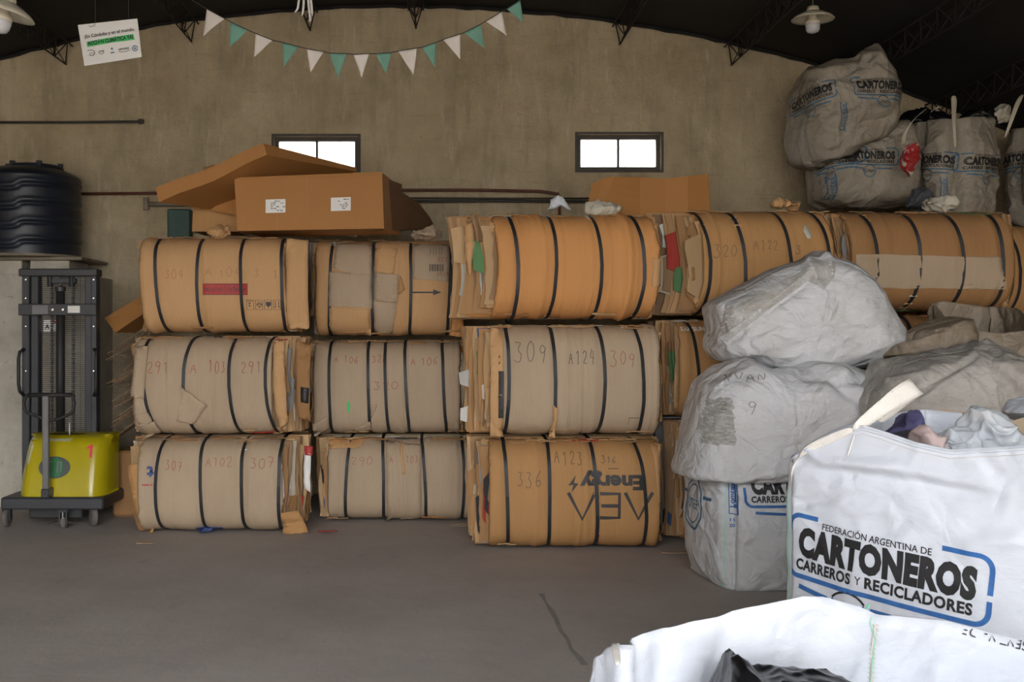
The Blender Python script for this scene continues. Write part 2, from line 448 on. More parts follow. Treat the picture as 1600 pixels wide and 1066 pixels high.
# lattice purlins running down the shed
def purlin(px, py, i, back=False):
    w0 = P(px, py, WD)
    x = w0.x; zc = arch(x)
    b = MB(); z0 = zc-.20; z1 = zc-.03; y = WD-.03; r = .009
    b.tube([(x, y+.02, z0), (x, -3, z0)], r, 4); b.tube([(x-.07, y, z1), (x-.07, -3, z1)], r, 4); b.tube([(x+.07, y, z1), (x+.07, -3, z1)], r, 4)
    n = 46
    for k in range(n):
        ya = y - k*.3; yb = ya-.15
        for sx in (-.07, .07):
            b.tube([(x, ya, z0), (x+sx, yb, z1)], .006, 4, cap=False); b.tube([(x+sx, yb, z1), (x, ya-.3, z0)], .006, 4, cap=False)
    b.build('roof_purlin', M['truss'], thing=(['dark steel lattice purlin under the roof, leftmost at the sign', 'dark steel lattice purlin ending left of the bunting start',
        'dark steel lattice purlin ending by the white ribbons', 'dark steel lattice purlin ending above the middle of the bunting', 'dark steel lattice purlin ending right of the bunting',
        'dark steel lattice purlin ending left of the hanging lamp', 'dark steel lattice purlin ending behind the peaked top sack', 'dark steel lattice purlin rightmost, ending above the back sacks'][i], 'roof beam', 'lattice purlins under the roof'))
for i, (px, py) in enumerate(((104, 92), (300, 60), (485, 35), (650, 30), (968, 45), (1142, 66), (1312, 96), (1455, 140))): purlin(px, py, i)
# windows
for i, (x0, x1, z0, z1) in enumerate(wins):
    root = bpy.data.objects.new('window_%d' % (i+1), None); root.location = ((x0+x1)/2, WD, z0); COL.objects.link(root); tag(root, kind='structure')
    mb = MB(); t = .04; y0, y1 = WD+.05, WD+.10
    mb.box(x0, x1, y0, y1, z0, z0+t); mb.box(x0, x1, y0, y1, z1-t, z1); mb.box(x0, x0+t, y0, y1, z0+t, z1-t); mb.box(x1-t, x1, y0, y1, z0+t, z1-t)
    xm = (x0+x1)/2; mb.box(xm-.012, xm+.012, y0, y1, z0+t, z1-t)
    mb.build('window_frame', M['frame'], root)
    mb = MB(); mb.box(x0+t, xm-.012, y0+.02, y0+.026, z0+t, z1-t); mb.box(xm+.012, x1-t, y0+.02, y0+.026, z0+t, z1-t)
    mb.build('pane', M['pane'], root)
    mb = MB(); e = .022
    mb.box(x0-e, x1+e, WD-.012, WD+.01, z1, z1+e); mb.box(x0-e, x1+e, WD-.012, WD+.01, z0-e, z0)
    mb.box(x0-e, x0, WD-.012, WD+.01, z0, z1); mb.box(x1, x1+e, WD-.012, WD+.01, z0, z1)
    mb.build('sill', M['frame'], root)

# ------------------------------------------------------------------ text, strokes and decals
def text2d(s, size=1.0, bold=0.0, xs=1.0, align='LEFT', fit=None, sp=1.0):
    cu = bpy.data.curves.new('t', 'FONT'); cu.body = s; cu.size = size; cu.offset = bold*size; cu.align_x = align; cu.resolution_u = 3; cu.space_character = sp
    ob = bpy.data.objects.new('t', cu); COL.objects.link(ob)
    dg = bpy.context.evaluated_depsgraph_get()
    me = bpy.data.meshes.new_from_object(ob.evaluated_get(dg))
    V = [(v.co.x*xs, v.co.y) for v in me.vertices]; F = [tuple(p.vertices) for p in me.polygons]
    bpy.data.objects.remove(ob); bpy.data.curves.remove(cu); bpy.data.meshes.remove(me)
    if fit and V:
        a = min(v[0] for v in V); b = max(v[0] for v in V); k = fit/(b-a); V = [((v[0]-a)*k, v[1]) for v in V]
    return V, F
def stroke2d(pts, w_, closed=False):
    """ribbon along a 2D polyline"""
    V = []; F = []; n = len(pts)
    for i in range(n):
        if closed: a, b = pts[i-1], pts[(i+1) % n]
        else: a, b = pts[max(i-1, 0)], pts[min(i+1, n-1)]
        dx, dy = b[0]-a[0], b[1]-a[1]; l = sqrt(dx*dx+dy*dy) or 1; nx, ny = -dy/l*w_/2, dx/l*w_/2
        V += [(pts[i][0]+nx, pts[i][1]+ny), (pts[i][0]-nx, pts[i][1]-ny)]
    for i in range(n if closed else n-1):
        j = (i+1) % n; F.append((2*i, 2*i+1, 2*j+1, 2*j))
    return V, F
def move2d(g, dx=0, dy=0, s=1, rot=0):
    c, t = cos(rot), sin(rot)
    return [((x*c-y*t)*s+dx, (x*t+y*c)*s+dy) for x, y in g[0]], g[1]
def join2d(gs):
    V = []; F = []
    for g in gs:
        b = len(V); V += list(g[0]); F += [tuple(i+b for i in f) for f in g[1]]
    return V, F
def poly2d(pts):
    t = tessellate_polygon([[Vector((p[0], p[1], 0)) for p in pts]])
    return list(pts), [tuple(x) for x in t]
def rect2d(x0, y0, x1, y1): return [(x0,y0),(x1,y0),(x1,y1),(x0,y1)], [(0,1,2,3)]
def arc(cx, cy, r, a0, a1, n=8): return [(cx+r*cos(radians(a0+(a1-a0)*i/n)), cy+r*sin(radians(a0+(a1-a0)*i/n))) for i in range(n+1)]
def subdiv2d(g, e):
    """split long edges until every edge is short enough to follow a curved surface"""
    V = list(g[0]); T = []
    for f in g[1]:
        if len(f) == 3: T.append(f)
        elif len(f) == 4: T += [(f[0],f[1],f[2]), (f[0],f[2],f[3])]
        else:
            for t in tessellate_polygon([[Vector((V[i][0], V[i][1], 0)) for i in f]]): T.append(tuple(f[k] for k in t))
    for _ in range(7):
        cache = {}; out = []; ch = False
        def mid(a, b):
            k = (min(a, b), max(a, b))
            if k not in cache:
                d = sqrt((V[a][0]-V[b][0])**2+(V[a][1]-V[b][1])**2)
                if d > e: V.append(((V[a][0]+V[b][0])/2, (V[a][1]+V[b][1])/2)); cache[k] = len(V)-1
                else: cache[k] = None
            return cache[k]
        for a, b, c in T:
            m = (mid(a,b), mid(b,c), mid(c,a)); n = sum(x is not None for x in m)
            if n == 0: out.append((a,b,c)); continue
            ch = True
            if n == 3: out += [(a,m[0],m[2]),(m[0],b,m[1]),(m[2],m[1],c),(m[0],m[1],m[2])]
            else:
                # rotate so that edge ab is split
                k = 0
                while m[k] is None or (n == 2 and m[(k+2) % 3] is not None and m[(k+1) % 3] is None): k += 1
                t = (a,b,c); A, B, C = t[k], t[(k+1) % 3], t[(k+2) % 3]; m1, m2 = m[k], m[(k+1) % 3]
                if n == 1: out += [(A,m1,C),(m1,B,C)]
                else: out += [(A,m1,C),(m1,B,m2),(m1,m2,C)]
        T = out
        if not ch: break
    return V, T
def decal(name, g, O, U, Vv, N, bvh, mat, parent, off=.003, e=.04, label=None, reach=1.0):
    V2, T = subdiv2d(g, e); N = N.normalized()
    W = []; ok = []
    for u, v in V2:
        p = O + U*u + Vv*v
        h = bvh.ray_cast(p + N*reach, -N, reach*2) if bvh else (p, None, None, None)
        if h[0] is None: W.append(p); ok.append(False)
        else: W.append(h[0] + N*off); ok.append(True)
    T = [t for t in T if all(ok[i] for i in t)]
    T2 = []
    for t in T:
        n = (W[t[1]]-W[t[0]]).cross(W[t[2]]-W[t[0]])
        T2.append(t if n.dot(N) > 0 else t[::-1])
    return mesh(name, W, T2, mat, parent, smooth=True, label=label)
GL = {'0': [[(.5,1),(.15,.8),(.05,.45),(.25,.05),(.6,0),(.9,.35),(.85,.8),(.5,1)]],
 '1': [[(.2,.75),(.55,1),(.55,0)]],
 '2': [[(.1,.75),(.35,1),(.8,.9),(.8,.6),(.1,.02),(.95,.05)]],
 '3': [[(.1,.95),(.8,.95),(.4,.58),(.85,.4),(.75,.08),(.35,0),(.05,.12)]],
 '4': [[(.45,1),(.1,.45),(.85,.45)],[(.75,.9),(.7,0)]],
 '6': [[(.8,1),(.3,.65),(.1,.25),(.4,0),(.85,.15),(.75,.45),(.2,.35)]],
 '7': [[(.05,.95),(.9,.95),(.35,0)],[(.2,.5),(.8,.5)]],
 '9': [[(.85,.85),(.4,1),(.1,.75),(.4,.5),(.85,.65),(.88,.9),(.75,.4),(.6,0)]],
 'A': [[(0,0),(.45,1),(.85,0)],[(.15,.4),(.75,.4)]],
 'I': [[(.5,1),(.5,0)],[(.3,1),(.7,1)]],
 'V': [[(0,1),(.45,0),(.9,1)]], 'N': [[(.05,0),(.1,1),(.8,0),(.9,1)]], 'R': [[(.1,0),(.1,1),(.7,.85),(.6,.5),(.1,.45),(.85,0)]],
 '?': [[(.1,.1),(.3,.2)]]}
def hand(s, h, w_=.62, sw=.06, seed=0, slant=.05):
    R = random.Random(seed); gs = []; x = 0
    for ch in s:
        if ch == ' ': x += .55*h; continue
        k = R.uniform(.85, 1.1); dy = R.uniform(-.1, .1)*h
        for st in GL.get(ch, []):
            # densify
            pts = []
            for a, b in zip(st, st[1:]):
                for i in range(3): t = i/3; pts.append((a[0]+(b[0]-a[0])*t, a[1]+(b[1]-a[1])*t))
            pts.append(st[-1])
            sm = [pts[0]] + [((pts[i-1][0]+2*pts[i][0]+pts[i+1][0])/4, (pts[i-1][1]+2*pts[i][1]+pts[i+1][1])/4) for i in range(1, len(pts)-1)] + [pts[-1]]
            gs.append(stroke2d([(x+(p[0]+p[1]*slant)*w_*h*k, dy+p[1]*h*k) for p in sm], sw*h))
        x += (w_+.18)*h*k
    return join2d(gs)
def union_logo(cxu=.5, utep=True, blur=0):
    """the printed federation logo: unit = width of the big word"""
    blk = [move2d(text2d('CARTONEROS', .205, .068, fit=1.0, sp=1.09)), move2d(text2d('FEDERACIÓN ARGENTINA DE', .050, .012, fit=.62), .15, .165),
           move2d(text2d('CARREROS', .080, .04, sp=1.08, fit=.36), -.01, -.085), move2d(text2d('Y', .065, 0, fit=.035), .375, -.078),
           move2d(text2d('RECICLADORES', .080, .04, sp=1.08, fit=.56), .43, -.085)]
    sw = .026; x0, x1, y0, y1, r = -.065, 1.065, -.125, .215, .07
    blu = []
    blu.append(stroke2d([(.12, y1), (x0+r, y1)]+arc(x0+r, y1-r, r, 90, 180)+[(x0, .09)], sw))
    blu.append(stroke2d([(x0, .05)]+[(x0, y0+r)]+arc(x0+r, y0+r, r, 180, 270)+[(.5, y0), (x1-r, y0)]+arc(x1-r, y0+r, r, 270, 360)+[(x1, .0)], sw))
    blu.append(stroke2d([(x1, .03)]+[(x1, y1-r)]+arc(x1-r, y1-r, r, 0, 90)+[(.82, y1)], sw))
    ya = -.20
    blu.append(stroke2d([(.02, ya+.02), (cxu-.13, ya), (cxu-.13, ya-.05)], sw)); blu.append(stroke2d([(cxu+.13, ya), (.93, ya)], sw))
    if utep:
        c = (cxu, -.26)
        blu.append(stroke2d(arc(c[0], c[1], .115, 140, 400, 24), .014)); blu.append(stroke2d(arc(c[0], c[1], .095, 150, 390, 24), .008))
        blk.append(stroke2d(arc(c[0], c[1], .125, 40, 140, 8), .012))
        blk.append(move2d(text2d('UTEP', .085, .004, fit=.16), cxu-.08, -.285))
    return join2d(blk), join2d(blu)
LOGO = union_logo()
LOGO_FRONT = union_logo(.34)
def put_logo(bvh, parent, O, U, Vv, N, width, L=LOGO, e=.05, bm=None, km=None, off=.004):
    Z = (O, U*width, Vv*width, N)
    decal('printed_wording', L[0], *Z, bvh, km or M['print_black'], parent, off=off, e=e)
    decal('printed_frame', L[1], *Z, bvh, bm or M['print_blue'], parent, off=off, e=e)

# ------------------------------------------------------------------ cardboard bales
PALETTE = [(.48,.29,.14)]*5 + [(.40,.22,.095)]*5 + [(.54,.36,.19)]*4 + [(.34,.21,.11)]*3 + [(.24,.15,.08)]*2 + [(.62,.60,.56), (.30,.29,.28), (.55,.48,.38)]
ODD = [(.70,.69,.66), (.40,.045,.03), (.05,.10,.22), (.035,.035,.04), (.62,.60,.55), (.10,.22,.09), (.50,.20,.05)]
def sgp(v, e): return math.copysign(abs(v)**e, v)
class Bale:
    def __init__(s, label, D, xl, xr, yt, yb, straps, mat, endL=.05, endR=.05, depth=1.1, n=5.0, bow=0, lean=0, yaw=0, seed=1, odd=.12, group=None, creases=6, camp=1.0):
        s.R = R = random.Random(seed); s.D = D; s.seed = seed
        s.xl, s.xr = P(xl, 0, D).x, P(xr, 0, D).x; s.zt, s.zb = P(0, yt, D).z, max(0.004, P(0, yb, D).z)
        s.hh = (s.zt-s.zb)/2; s.zc = (s.zt+s.zb)/2; s.hd = depth/2; s.n = n; s.bow, s.lean, s.yaw = bow, lean, yaw
        s.xm = (s.xl+s.xr)/2
        s.straps = [[P(q, 0, D).x for q in st] for st in straps]
        s.cre = [(R.uniform(s.xl, s.xr), R.uniform(.008, .03), R.uniform(-.010, .012)*camp) for _ in range(creases)]
        s.root = empty('cardboard_bale', (s.xm, D+s.hd, s.zb), label, 'cardboard bale', group)
        s.mat = mat
        s.wrap(); s.layers(endL, endR, odd); s.make_straps()
    def warp(s, x, y, z):
        zn = (z-s.zc)/s.hh
        return Vector((x + s.bow*(1-zn*zn) + s.lean*zn, s.D + y + s.yaw*(x-s.xm), z))
    def sec(s, a, k=1.0, off=0):
        y = -s.hd*sgp(cos(a), 2/s.n); z = s.hh*sgp(sin(a), 2/s.n)
        # extra barrel bulge of the front
        l = sqrt(y*y+z*z) or 1
        y += y/l*off; z += z/l*off
        zn = z/s.hh
        if y < 0: y += .05*zn*zn*(1 if abs(zn) < 1 else 1)
        return y + s.hd, z + s.zc
    def strapx(s, st, z):
        zn = max(-1.1, min(1.1, (z-s.zc)/s.hh)); t, m, b = st
        return m + (t-b)/2*zn + ((t+b)/2-m)*zn*zn
    def offx(s, z):
        zn = (z-s.zc)/s.hh; return s.bow*(1-zn*zn) + s.lean*zn
    def puff(s, x, z):
        d = 0
        for st in s.straps:
            u = x - s.strapx(st, z); d -= .016*math.exp(-(u/.035)**2)
        xo = x - s.offx(z)
        for c, w_, a in s.cre: d += a*math.exp(-((xo-c)/w_)**2)
        d += .012*noise.noise(Vector((x*3.1, z*2.2, s.seed*7.3))) + .006*noise.noise(Vector((x*11, z*5, s.seed*3.1)))
        return d
    def wrap(s):
        R = s.R; nx, na = 110, 60; V = []; F = []; A = radians(70)
        for j in range(na+1):
            a0 = -A + 2*A*j/na
            el = .012*noise.noise(Vector((j*.21, s.seed, 0))) + .008*noise.noise(Vector((j*.9, s.seed, 3)))
            er = .012*noise.noise(Vector((j*.23, s.seed, 9))) + .008*noise.noise(Vector((j*.8, s.seed, 5)))
            for i in range(nx+1):
                u = i/nx; x = s.xl+el + (s.xr+er-s.xl-el)*u
                top = 1 + .07*noise.noise(Vector((x*2.2, s.seed*1.7, 1 if a0 > 0 else 8)))+ .03*noise.noise(Vector((x*14, s.seed, 2 if a0 > 0 else 5)))
                a = a0*top
                y, z = s.sec(a); d = s.puff(x + s.offx(z), z)
                end = min(u, 1-u)*(s.xr-s.xl); d -= .02*max(0, 1-end/.03)**2
                y, z = s.sec(a, off=d); V.append(s.warp(x, y, z))
        for j in range(na):
            for i in range(nx):
                k = j*(nx+1)+i; F.append((k, k+1, k+nx+2, k+nx+1))
        s.bvh = BVHTree.FromPolygons(V, F)
        s.wrap_o = mesh('front_sheet', V, F, s.mat, s.root, smooth=True)
        md = s.wrap_o.modifiers.new('t', 'SOLIDIFY'); md.thickness = .005; md.offset = -1
    def layers(s, eL, eR, odd):
        R = s.R; mb = MB(); y = .06
        while y < 2*s.hd-.04:
            t = R.uniform(.004, .010) if y < .42 else R.uniform(.03, .07)
            h = 0
            for q in range(101):
                zq = q/100; fd = s.hd - s.hd*(max(0, 1-zq**s.n))**(1/s.n) + .05*zq*zq + .012
                if (fd if y < s.hd else fd-.05) <= (y if y < s.hd else 2*s.hd-y-t): h = zq
            h *= s.hh*.985
            if h < .1*s.hh: y += .01; continue
            g = min(1, ((y-.05)/.30+.04))**.8; c = R.choice(PALETTE)
            if R.random() < odd: c = R.choice(ODD)
            k = R.uniform(.8, 1.15); c = tuple(q*k for q in c)
            xa = s.xl + .015 - eL*(g + R.uniform(-.10, .05)); xb = s.xr - .015 + eR*(g + R.uniform(-.10, .05))
            if R.random() < .06: xa -= eL*.2
            m = 9; Vv = []
            zlo = s.zc - h + R.uniform(0, .015); zhi = s.zc + h - R.uniform(-.004, .015)
            isodd = c[2] > .32 or c[2] > c[0] or c[0] > 3*c[1] or max(c) < .06 or c[1] > c[0]
            if isodd: q0 = R.uniform(0, .6); part = (q0, q0+R.uniform(.25, .5))
            elif R.random() < .35 and y < .42:           # a short piece only
                q0 = R.uniform(0, .5); q1 = R.uniform(q0+.25, 1.0); part = (q0, q1)
            else: part = (0, 1)
            ja = xa; jb = xb
            for q in range(m+1):
                v = q/m; z = zlo + (zhi-zlo)*v
                ja += R.uniform(-.012, .012); jb += R.uniform(-.012, .012)
                oa = ja if part[0] <= v <= part[1] else s.xl + .02; ob = jb if part[0] <= v <= part[1] else s.xr - .02
                for yy2 in (y, y+t):
                    for x in (oa, ob): Vv.append(s.warp(x, yy2 + R.uniform(-.003, .003), z))
            Ff = []
            for q in range(m):
                b = q*4; c4 = (q+1)*4
                Ff += [(b, b+1, c4+1, c4), (b+3, b+2, c4+2, c4+3), (b+2, b, c4, c4+2), (b+1, b+3, c4+3, c4+1)]
            Ff += [(0, 2, 3, 1), (m*4, m*4+1, m*4+3, m*4+2)]
            mb.add(Vv, Ff, c)
            y += t + (R.uniform(.001, .006) if y < .42 else .002)
        s.lay = mb.build('compressed_layers', M['layers'], s.root, cols=True)
        # torn bits along top edge, bottom edge and both ends
        for k in range(20):
            r = R.random()
            if r < .40: x = R.uniform(s.xl, s.xr); a_ = radians(R.uniform(52, 66)); ax = 0
            elif r < .5: x = R.uniform(s.xl, s.xr); a_ = radians(-R.uniform(44, 55)); ax = 0
            elif r < .76: x = s.xl - eL*R.uniform(0, .5) + .01; ax = 1
            else: x = s.xr + eR*R.uniform(0, .5) - .01; ax = 1
            if ax: y = R.uniform(.07, .25); z = s.zc + s.hh*R.uniform(-.8, .8)
            else: y, z = s.sec(a_, off=.008)
            L = R.uniform(.03, .11); W_ = R.uniform(.012, .03)
            if ax: L, W_ = W_*1.2, L
            fb = MB(); Vv = []; q = 4; th = R.uniform(-.3, .3)
            for i in range(q+1):
                for j in range(q+1):
                    u = (i/q-.5)*L*2 + R.uniform(-.1, .1)*L; v = (j/q-.5)*W_*2 + R.uniform(-.1, .1)*W_
                    dx = u*cos(th)-v*sin(th); dz = u*sin(th)+v*cos(th)
                    if ax: Vv.append(s.warp(x+dx, y + .02*sin(3*u/L) + R.uniform(-.004, .004), min(s.zt-.01, max(s.zb+.01, z+dz))))
                    else:
                        yy_, zz_2 = s.sec(max(-1.3, min(1.35, a_ + dz/s.hh*.6)), off=.006+.012*abs(sin(2*u/L+k))); Vv.append(s.warp(x+dx, yy_, max(zz_2, s.zb+.004)))
            Ff = [(i*(q+1)+j, (i+1)*(q+1)+j, (i+1)*(q+1)+j+1, i*(q+1)+j+1) for i in range(q) for j in range(q)]
            c = R.choice(PALETTE[:17]) if R.random() > odd*.5 else R.choice(ODD)
            fb.add(Vv, Ff, c)
            o = fb.build('torn_flap', M['layers'], s.root, cols=True)
            md = o.modifiers.new('t', 'SOLIDIFY'); md.thickness = .004
    def make_straps(s):
        for st in s.straps:
            V = []; F = []; n = 96; hw = .0125
            rr = s.R.uniform(-.2, .2)
            for k in range(n):
                a = 2*pi*k/n; y0, z0 = s.sec(a); x = s.strapx(st, z0); x += .004*noise.noise(Vector((a*2, x*9, 0)))
                d = max(s.puff(x-hw, z0), s.puff(x+hw, z0), s.puff(x, z0)) + .004
                for e, o in ((-hw, .0), (hw, .0), (hw, .0025), (-hw, .0025)):
                    y, z = s.sec(a, off=d+o + e*rr); V.append(Vector((x+e, s.D+y+s.yaw*(x-s.xm), max(z, .001))))
            for k in range(n):
                j = (k+1) % n
                for q in range(4): F.append((k*4+q, k*4+(q+1) % 4, j*4+(q+1) % 4, j*4+q))
            mesh('strap', V, F, M['strap'], s.root, smooth=False)
    # front frame helpers: place by picture position on the front of this bale
    def at(s, px, py): return P(px, py, s.D)
    def write(s, text, px, py, hpx, mat, seed=0, rot=0, w_=.62, sw=.055, label=None, off=.002):
        k = s.D/FP; g = move2d(hand(text, hpx*k, w_, sw, seed), rot=rot)
        return decal('marker_writing', g, s.at(px, py), Vector((1,0,0)), Vector((0,0,1)), Vector((0,-1,0)), s.bvh, mat, s.root, off=off, e=.03, label=label)
    def printed(s, g, px, py, mat, name='printed_mark', e=.04, flip=False, off=.002, label=None):
        f = -1 if flip else 1
        return decal(name, g, s.at(px, py), Vector((f,0,0)), Vector((0,0,f)), Vector((0,-1,0)), s.bvh, mat, s.root, off=off, e=e, label=label)
    def sheet(s, pts, mat, off=.008, name='torn_sheet', jag=.004, label=None, curl=.0):
        """torn piece of board lying on the front; pts in picture positions"""
        R = random.Random(len(pts)*31+int(pts[0][0])); q = []
        for a, b in zip(pts, pts[1:]+pts[:1]):
            for i in range(6):
                t = i/6; p = s.at(a[0]+(b[0]-a[0])*t, a[1]+(b[1]-a[1])*t)
                q.append((p.x + R.uniform(-jag, jag), p.z + R.uniform(-jag, jag)))
        g = poly2d(q); V2, T = subdiv2d(g, .05); W = []
        cx_ = sum(v[0] for v in q)/len(q); cz_ = sum(v[1] for v in q)/len(q)
        for u, v in V2:
            h = s.bvh.ray_cast(Vector((u, s.D-1, v)), Vector((0,1,0)), 2)
            if h[0] is None:
                best = s.bvh.find_nearest(Vector((u, s.D+.05, v))); y = best[0].y
            else: y = h[0].y
            d = sqrt((u-cx_)**2+(v-cz_)**2)
            W.append(Vector((u, y - off - curl*d*d - .003*(1+noise.noise(Vector((u*12, v*12, 3)))), v)))
        T = [t if (W[t[1]]-W[t[0]]).cross(W[t[2]]-W[t[0]]).y < 0 else t[::-1] for t in T]
        o = mesh(name, W, T, mat, s.root, smooth=True, label=label)
        md = o.modifiers.new('t', 'SOLIDIFY'); md.thickness = .005; md.offset = -1
        return o

D1, D2, D3, D4 = FP*HC/318, FP*HC/300, FP*HC/346, FP*HC/334
GB = 'strapped cardboard bales in stacks'
GH = 'plain bales behind the front stacks'
b11 = Bale('orange-brown strapped cardboard bale with red caution label, top of left stack', D1, 218, 445, 366, 521, [(241,243,254.6),(311,306.6,312),(375.5,376,381),(438,440,442)], M['c_warm'], endL=.04, endR=.06, seed=11, group=GB, lean=-.02)
b21 = Bale('greyish cardboard bale marked 291 A103, middle of leftmost stack', D1, 207, 424, 524, 684, [(226.5,223,245),(297,286,302),(363,357,371),(421,414,430)], M['c_tan'], endL=.05, endR=.20, seed=21, group=GB)
b31 = Bale('greyish cardboard bale marked 307 A102, on floor in leftmost stack', D1, 214, 440, 686, 838, [(250,242,249),(314,312,317),(378,377,379.5),(438,435,435)], M['c_tan'], endL=.10, endR=.13, seed=31, group=GB)
b12 = Bale('patchy tan cardboard bale with printed black arrow, top of second stack', D2, 492, 706, 371, 526, [(518,515,513),(582.5,582,581),(640.5,642,639),(705,703,698)], M['c_warm'], endL=.05, endR=.06, seed=12, group=GB, creases=4)
b22 = Bale('greyish cardboard bale marked A106 and 320, middle of second stack', D2, 489, 720, 531, 683, [(515,514,517),(574,575.5,577),(601,602,607),(632,634,640),(691,693,698)], M['c_tan'], endL=.05, endR=.06, seed=22, group=GB)
b32 = Bale('greyish cardboard bale marked 290 A103, on floor in second stack', D2, 511, 736, 685, 820, [(546,540.5,539),(596,599,598),(658,664,665),(722,725,722)], M['c_tan'], endL=.10, endR=.02, seed=32, group=GB)
b13 = Bale('bright orange-brown bale with deep vertical creases, top of third stack', D3, 767, 1022, 328, 500, [(796,810,802),(860,870,859),(928,941,931),(992,1008,996)], M['c_orange'], endL=.30, endR=.05, seed=13, group=GB, bow=.045, n=4.2, creases=16, camp=1.7, odd=.2)
b23 = Bale('pale tan bale marked 309 A124 309, middle of third stack', D3, 778, 1033, 506, 685, [(791,796,790),(862,868,866),(937,946,937),(996,1006,1001)], M['c_tan'], endL=.22, endR=.02, seed=23, group=GB, creases=10, camp=1.4, odd=.18)
b33 = Bale('orange-brown bale with upside-down AEA Energy print, on floor in third stack', D3, 764, 1033, 688, 865, [(788,793,795),(858,859.5,859),(925,933,934),(996,1009,1009)], M['c_brown'], endL=.13, endR=.02, seed=33, group=GB, odd=.18)
b14 = Bale('orange-brown bale marked 320 A122, top of stack behind grey-white sack', D4, 1088, 1293, 322, 494, [(1091,1111,1100),(1147,1165,1160),(1218,1237,1232),(1277,1299,1295)], M['c_brown'], endL=.27, endR=.03, seed=14, group=GB, bow=.06, n=4.4, odd=.16)
b24 = Bale('tan bale with large white lettering, middle of fourth stack beside sacks', D4, 1062, 1300, 498, 656, [(1079,1092,1092),(1147,1158,1155),(1218,1232,1230),(1277,1290,1288)], M['c_brown'], endL=.10, endR=.05, seed=24, group=GB, odd=.2)
b34 = Bale('cardboard bale on floor in fourth stack, only its ragged end showing', D4, 1072, 1310, 660, 853, [(1100,1104,1100),(1170,1174,1170),(1240,1246,1240)], M['c_brown'], endL=.12, endR=.05, seed=34, group=GB, odd=.2)
b15 = Bale('two-tone orange and grey-brown bale, top of far right stack', D4, 1322, 1580, 324, 487, [(1355,1373,1362),(1424,1440,1428),(1488,1507,1493),(1556,1569,1564)], M['c_dim'], endL=.07, endR=.03, seed=15, group=GB, bow=.04, n=4.4)
b25 = Bale('dim cardboard bale under the two-tone bale, far right stack', D4, 1340, 1590, 490, 656, [(1356,1360,1358),(1425,1428,1426),(1490,1495,1492)], M['c_dim'], endL=.05, endR=.03, seed=25, group=GB)
b35 = Bale('cardboard bale on floor of far right stack behind the sacks', D4, 1340, 1590, 660, 853, [(1356,1360,1358),(1425,1428,1426),(1490,1495,1492)], M['c_dim'], endL=.05, endR=.03, seed=35, group=GB)
# back row that carries the bulk bags
def copy_bale(src, dx, dy, dz, label):
    r = src.root.copy(); COL.objects.link(r); r.location = Vector(src.root.location) + Vector((dx, dy, dz)); r['label'] = label; r['group'] = GH
    for ch in src.root.children:
        if ch.name.split('.')[0] in ('front_sheet', 'compressed_layers', 'strap'):
            c = ch.copy(); COL.objects.link(c); c.parent = r
for k, sx in enumerate((.15, 1.5, 2.85)):
    for i, src in enumerate((b34, b24, b14)):
        copy_bale(src, sx, 1.16, 0, 'cardboard bale in the row behind the fourth and fifth stacks, carrying the bulk bags')

# ---- writing and marks on the bales
b11.write('304', 258, 436, 15, M['ink_faint'], 1, w_=.53); b11.write('A 104', 321, 433, 14, M['ink_faint'], 2, w_=.7); b11.write('3', 397, 433, 13, M['ink_faint'], 3); b11.write('1', 425, 436, 16, M['ink_faint'], 3)
def px2(g, D): return move2d(g, s=D/FP)
b11.printed(px2(rect2d(0, 0, 70, 18), D1), 317, 461, M['print_red'], 'caution_label')
b11.printed(px2(join2d([stroke2d([(1,1),(69,1),(69,17),(1,17)], .8, True), stroke2d([(35,1),(35,17)], .7), move2d(text2d('ATENÇÃO', 8.5, .01, fit=29), 3, 6), move2d(text2d('CAUTION', 8.5, .01, fit=29), 38, 6)]), D1), 387, 443.5, M['print_grey'], 'caution_wording', flip=True, off=.0035)
ic = []
for k in range(4):
    x = k*14
    ic.append(stroke2d([(x,0),(x+11,0),(x+11,15),(x,15)], .9, True))
ic += [move2d(text2d('2', 9, .02), 46, 4), stroke2d([(43,1.5),(52,1.5)], .8), stroke2d([(29,6),(37,6)], 1.6), stroke2d(arc(33,6,4,0,180,6), 1.1), stroke2d([(33,10),(33,13)], .9), stroke2d([(30,3),(36,3)], .9),
       poly2d([(15,3),(23,3),(23,8),(19,11),(15,8)]), stroke2d([(19,10),(19,13)], .8), stroke2d([(3,2),(3,12),(1.5,10)], 1), stroke2d([(8,2),(8,12),(9.5,10)], 1)]
b11.printed(px2(join2d(ic), D1), 438, 469, M['print_grey'], 'handling_symbols', flip=True)
b11.sheet([(446,371),(479,374),(481,514),(447,514)], M['c_warm'], off=.0, name='side_sheet')
b21.write('291', 229, 582, 20, M['ink_red'], 4, w_=.5); b21.write('A', 297, 585, 17, M['ink_red'], 5); b21.write('103', 325, 583, 20, M['ink_red'], 6, w_=.32); b21.write('291', 376, 582, 19, M['ink_red'], 7, w_=.45)
b31.write('307', 257, 736, 17, M['ink_red'], 8, w_=.47); b31.write('A102', 321, 729, 15, M['ink_red'], 9, w_=.6); b31.write('307', 390, 732, 16, M['ink_red'], 10, w_=.67)
b31.printed(px2(move2d(text2d('t', 26, .045)), D1), 239, 730, M['print_navy'], flip=True); b31.printed(px2(rect2d(0,0,16,2), D1), 222, 759, M['print_red'])
b21.sheet([(286,606),(324,634),(300,664),(276,658)], M['c_tan'], off=.02, name='loose_flap', curl=.4)
b21.sheet([(212,541),(229,541),(225,624),(203,620)], M['c_tan'], off=.012, name='loose_flap')
b21.sheet([(210,650),(232,645),(238,660),(218,668)], M['c_tan'], off=.03, name='torn_corner', curl=.6)
b21.sheet([(215,665),(240,660),(246,678),(220,686)], M['c_tan'], off=.03, name='torn_corner', curl=.6)
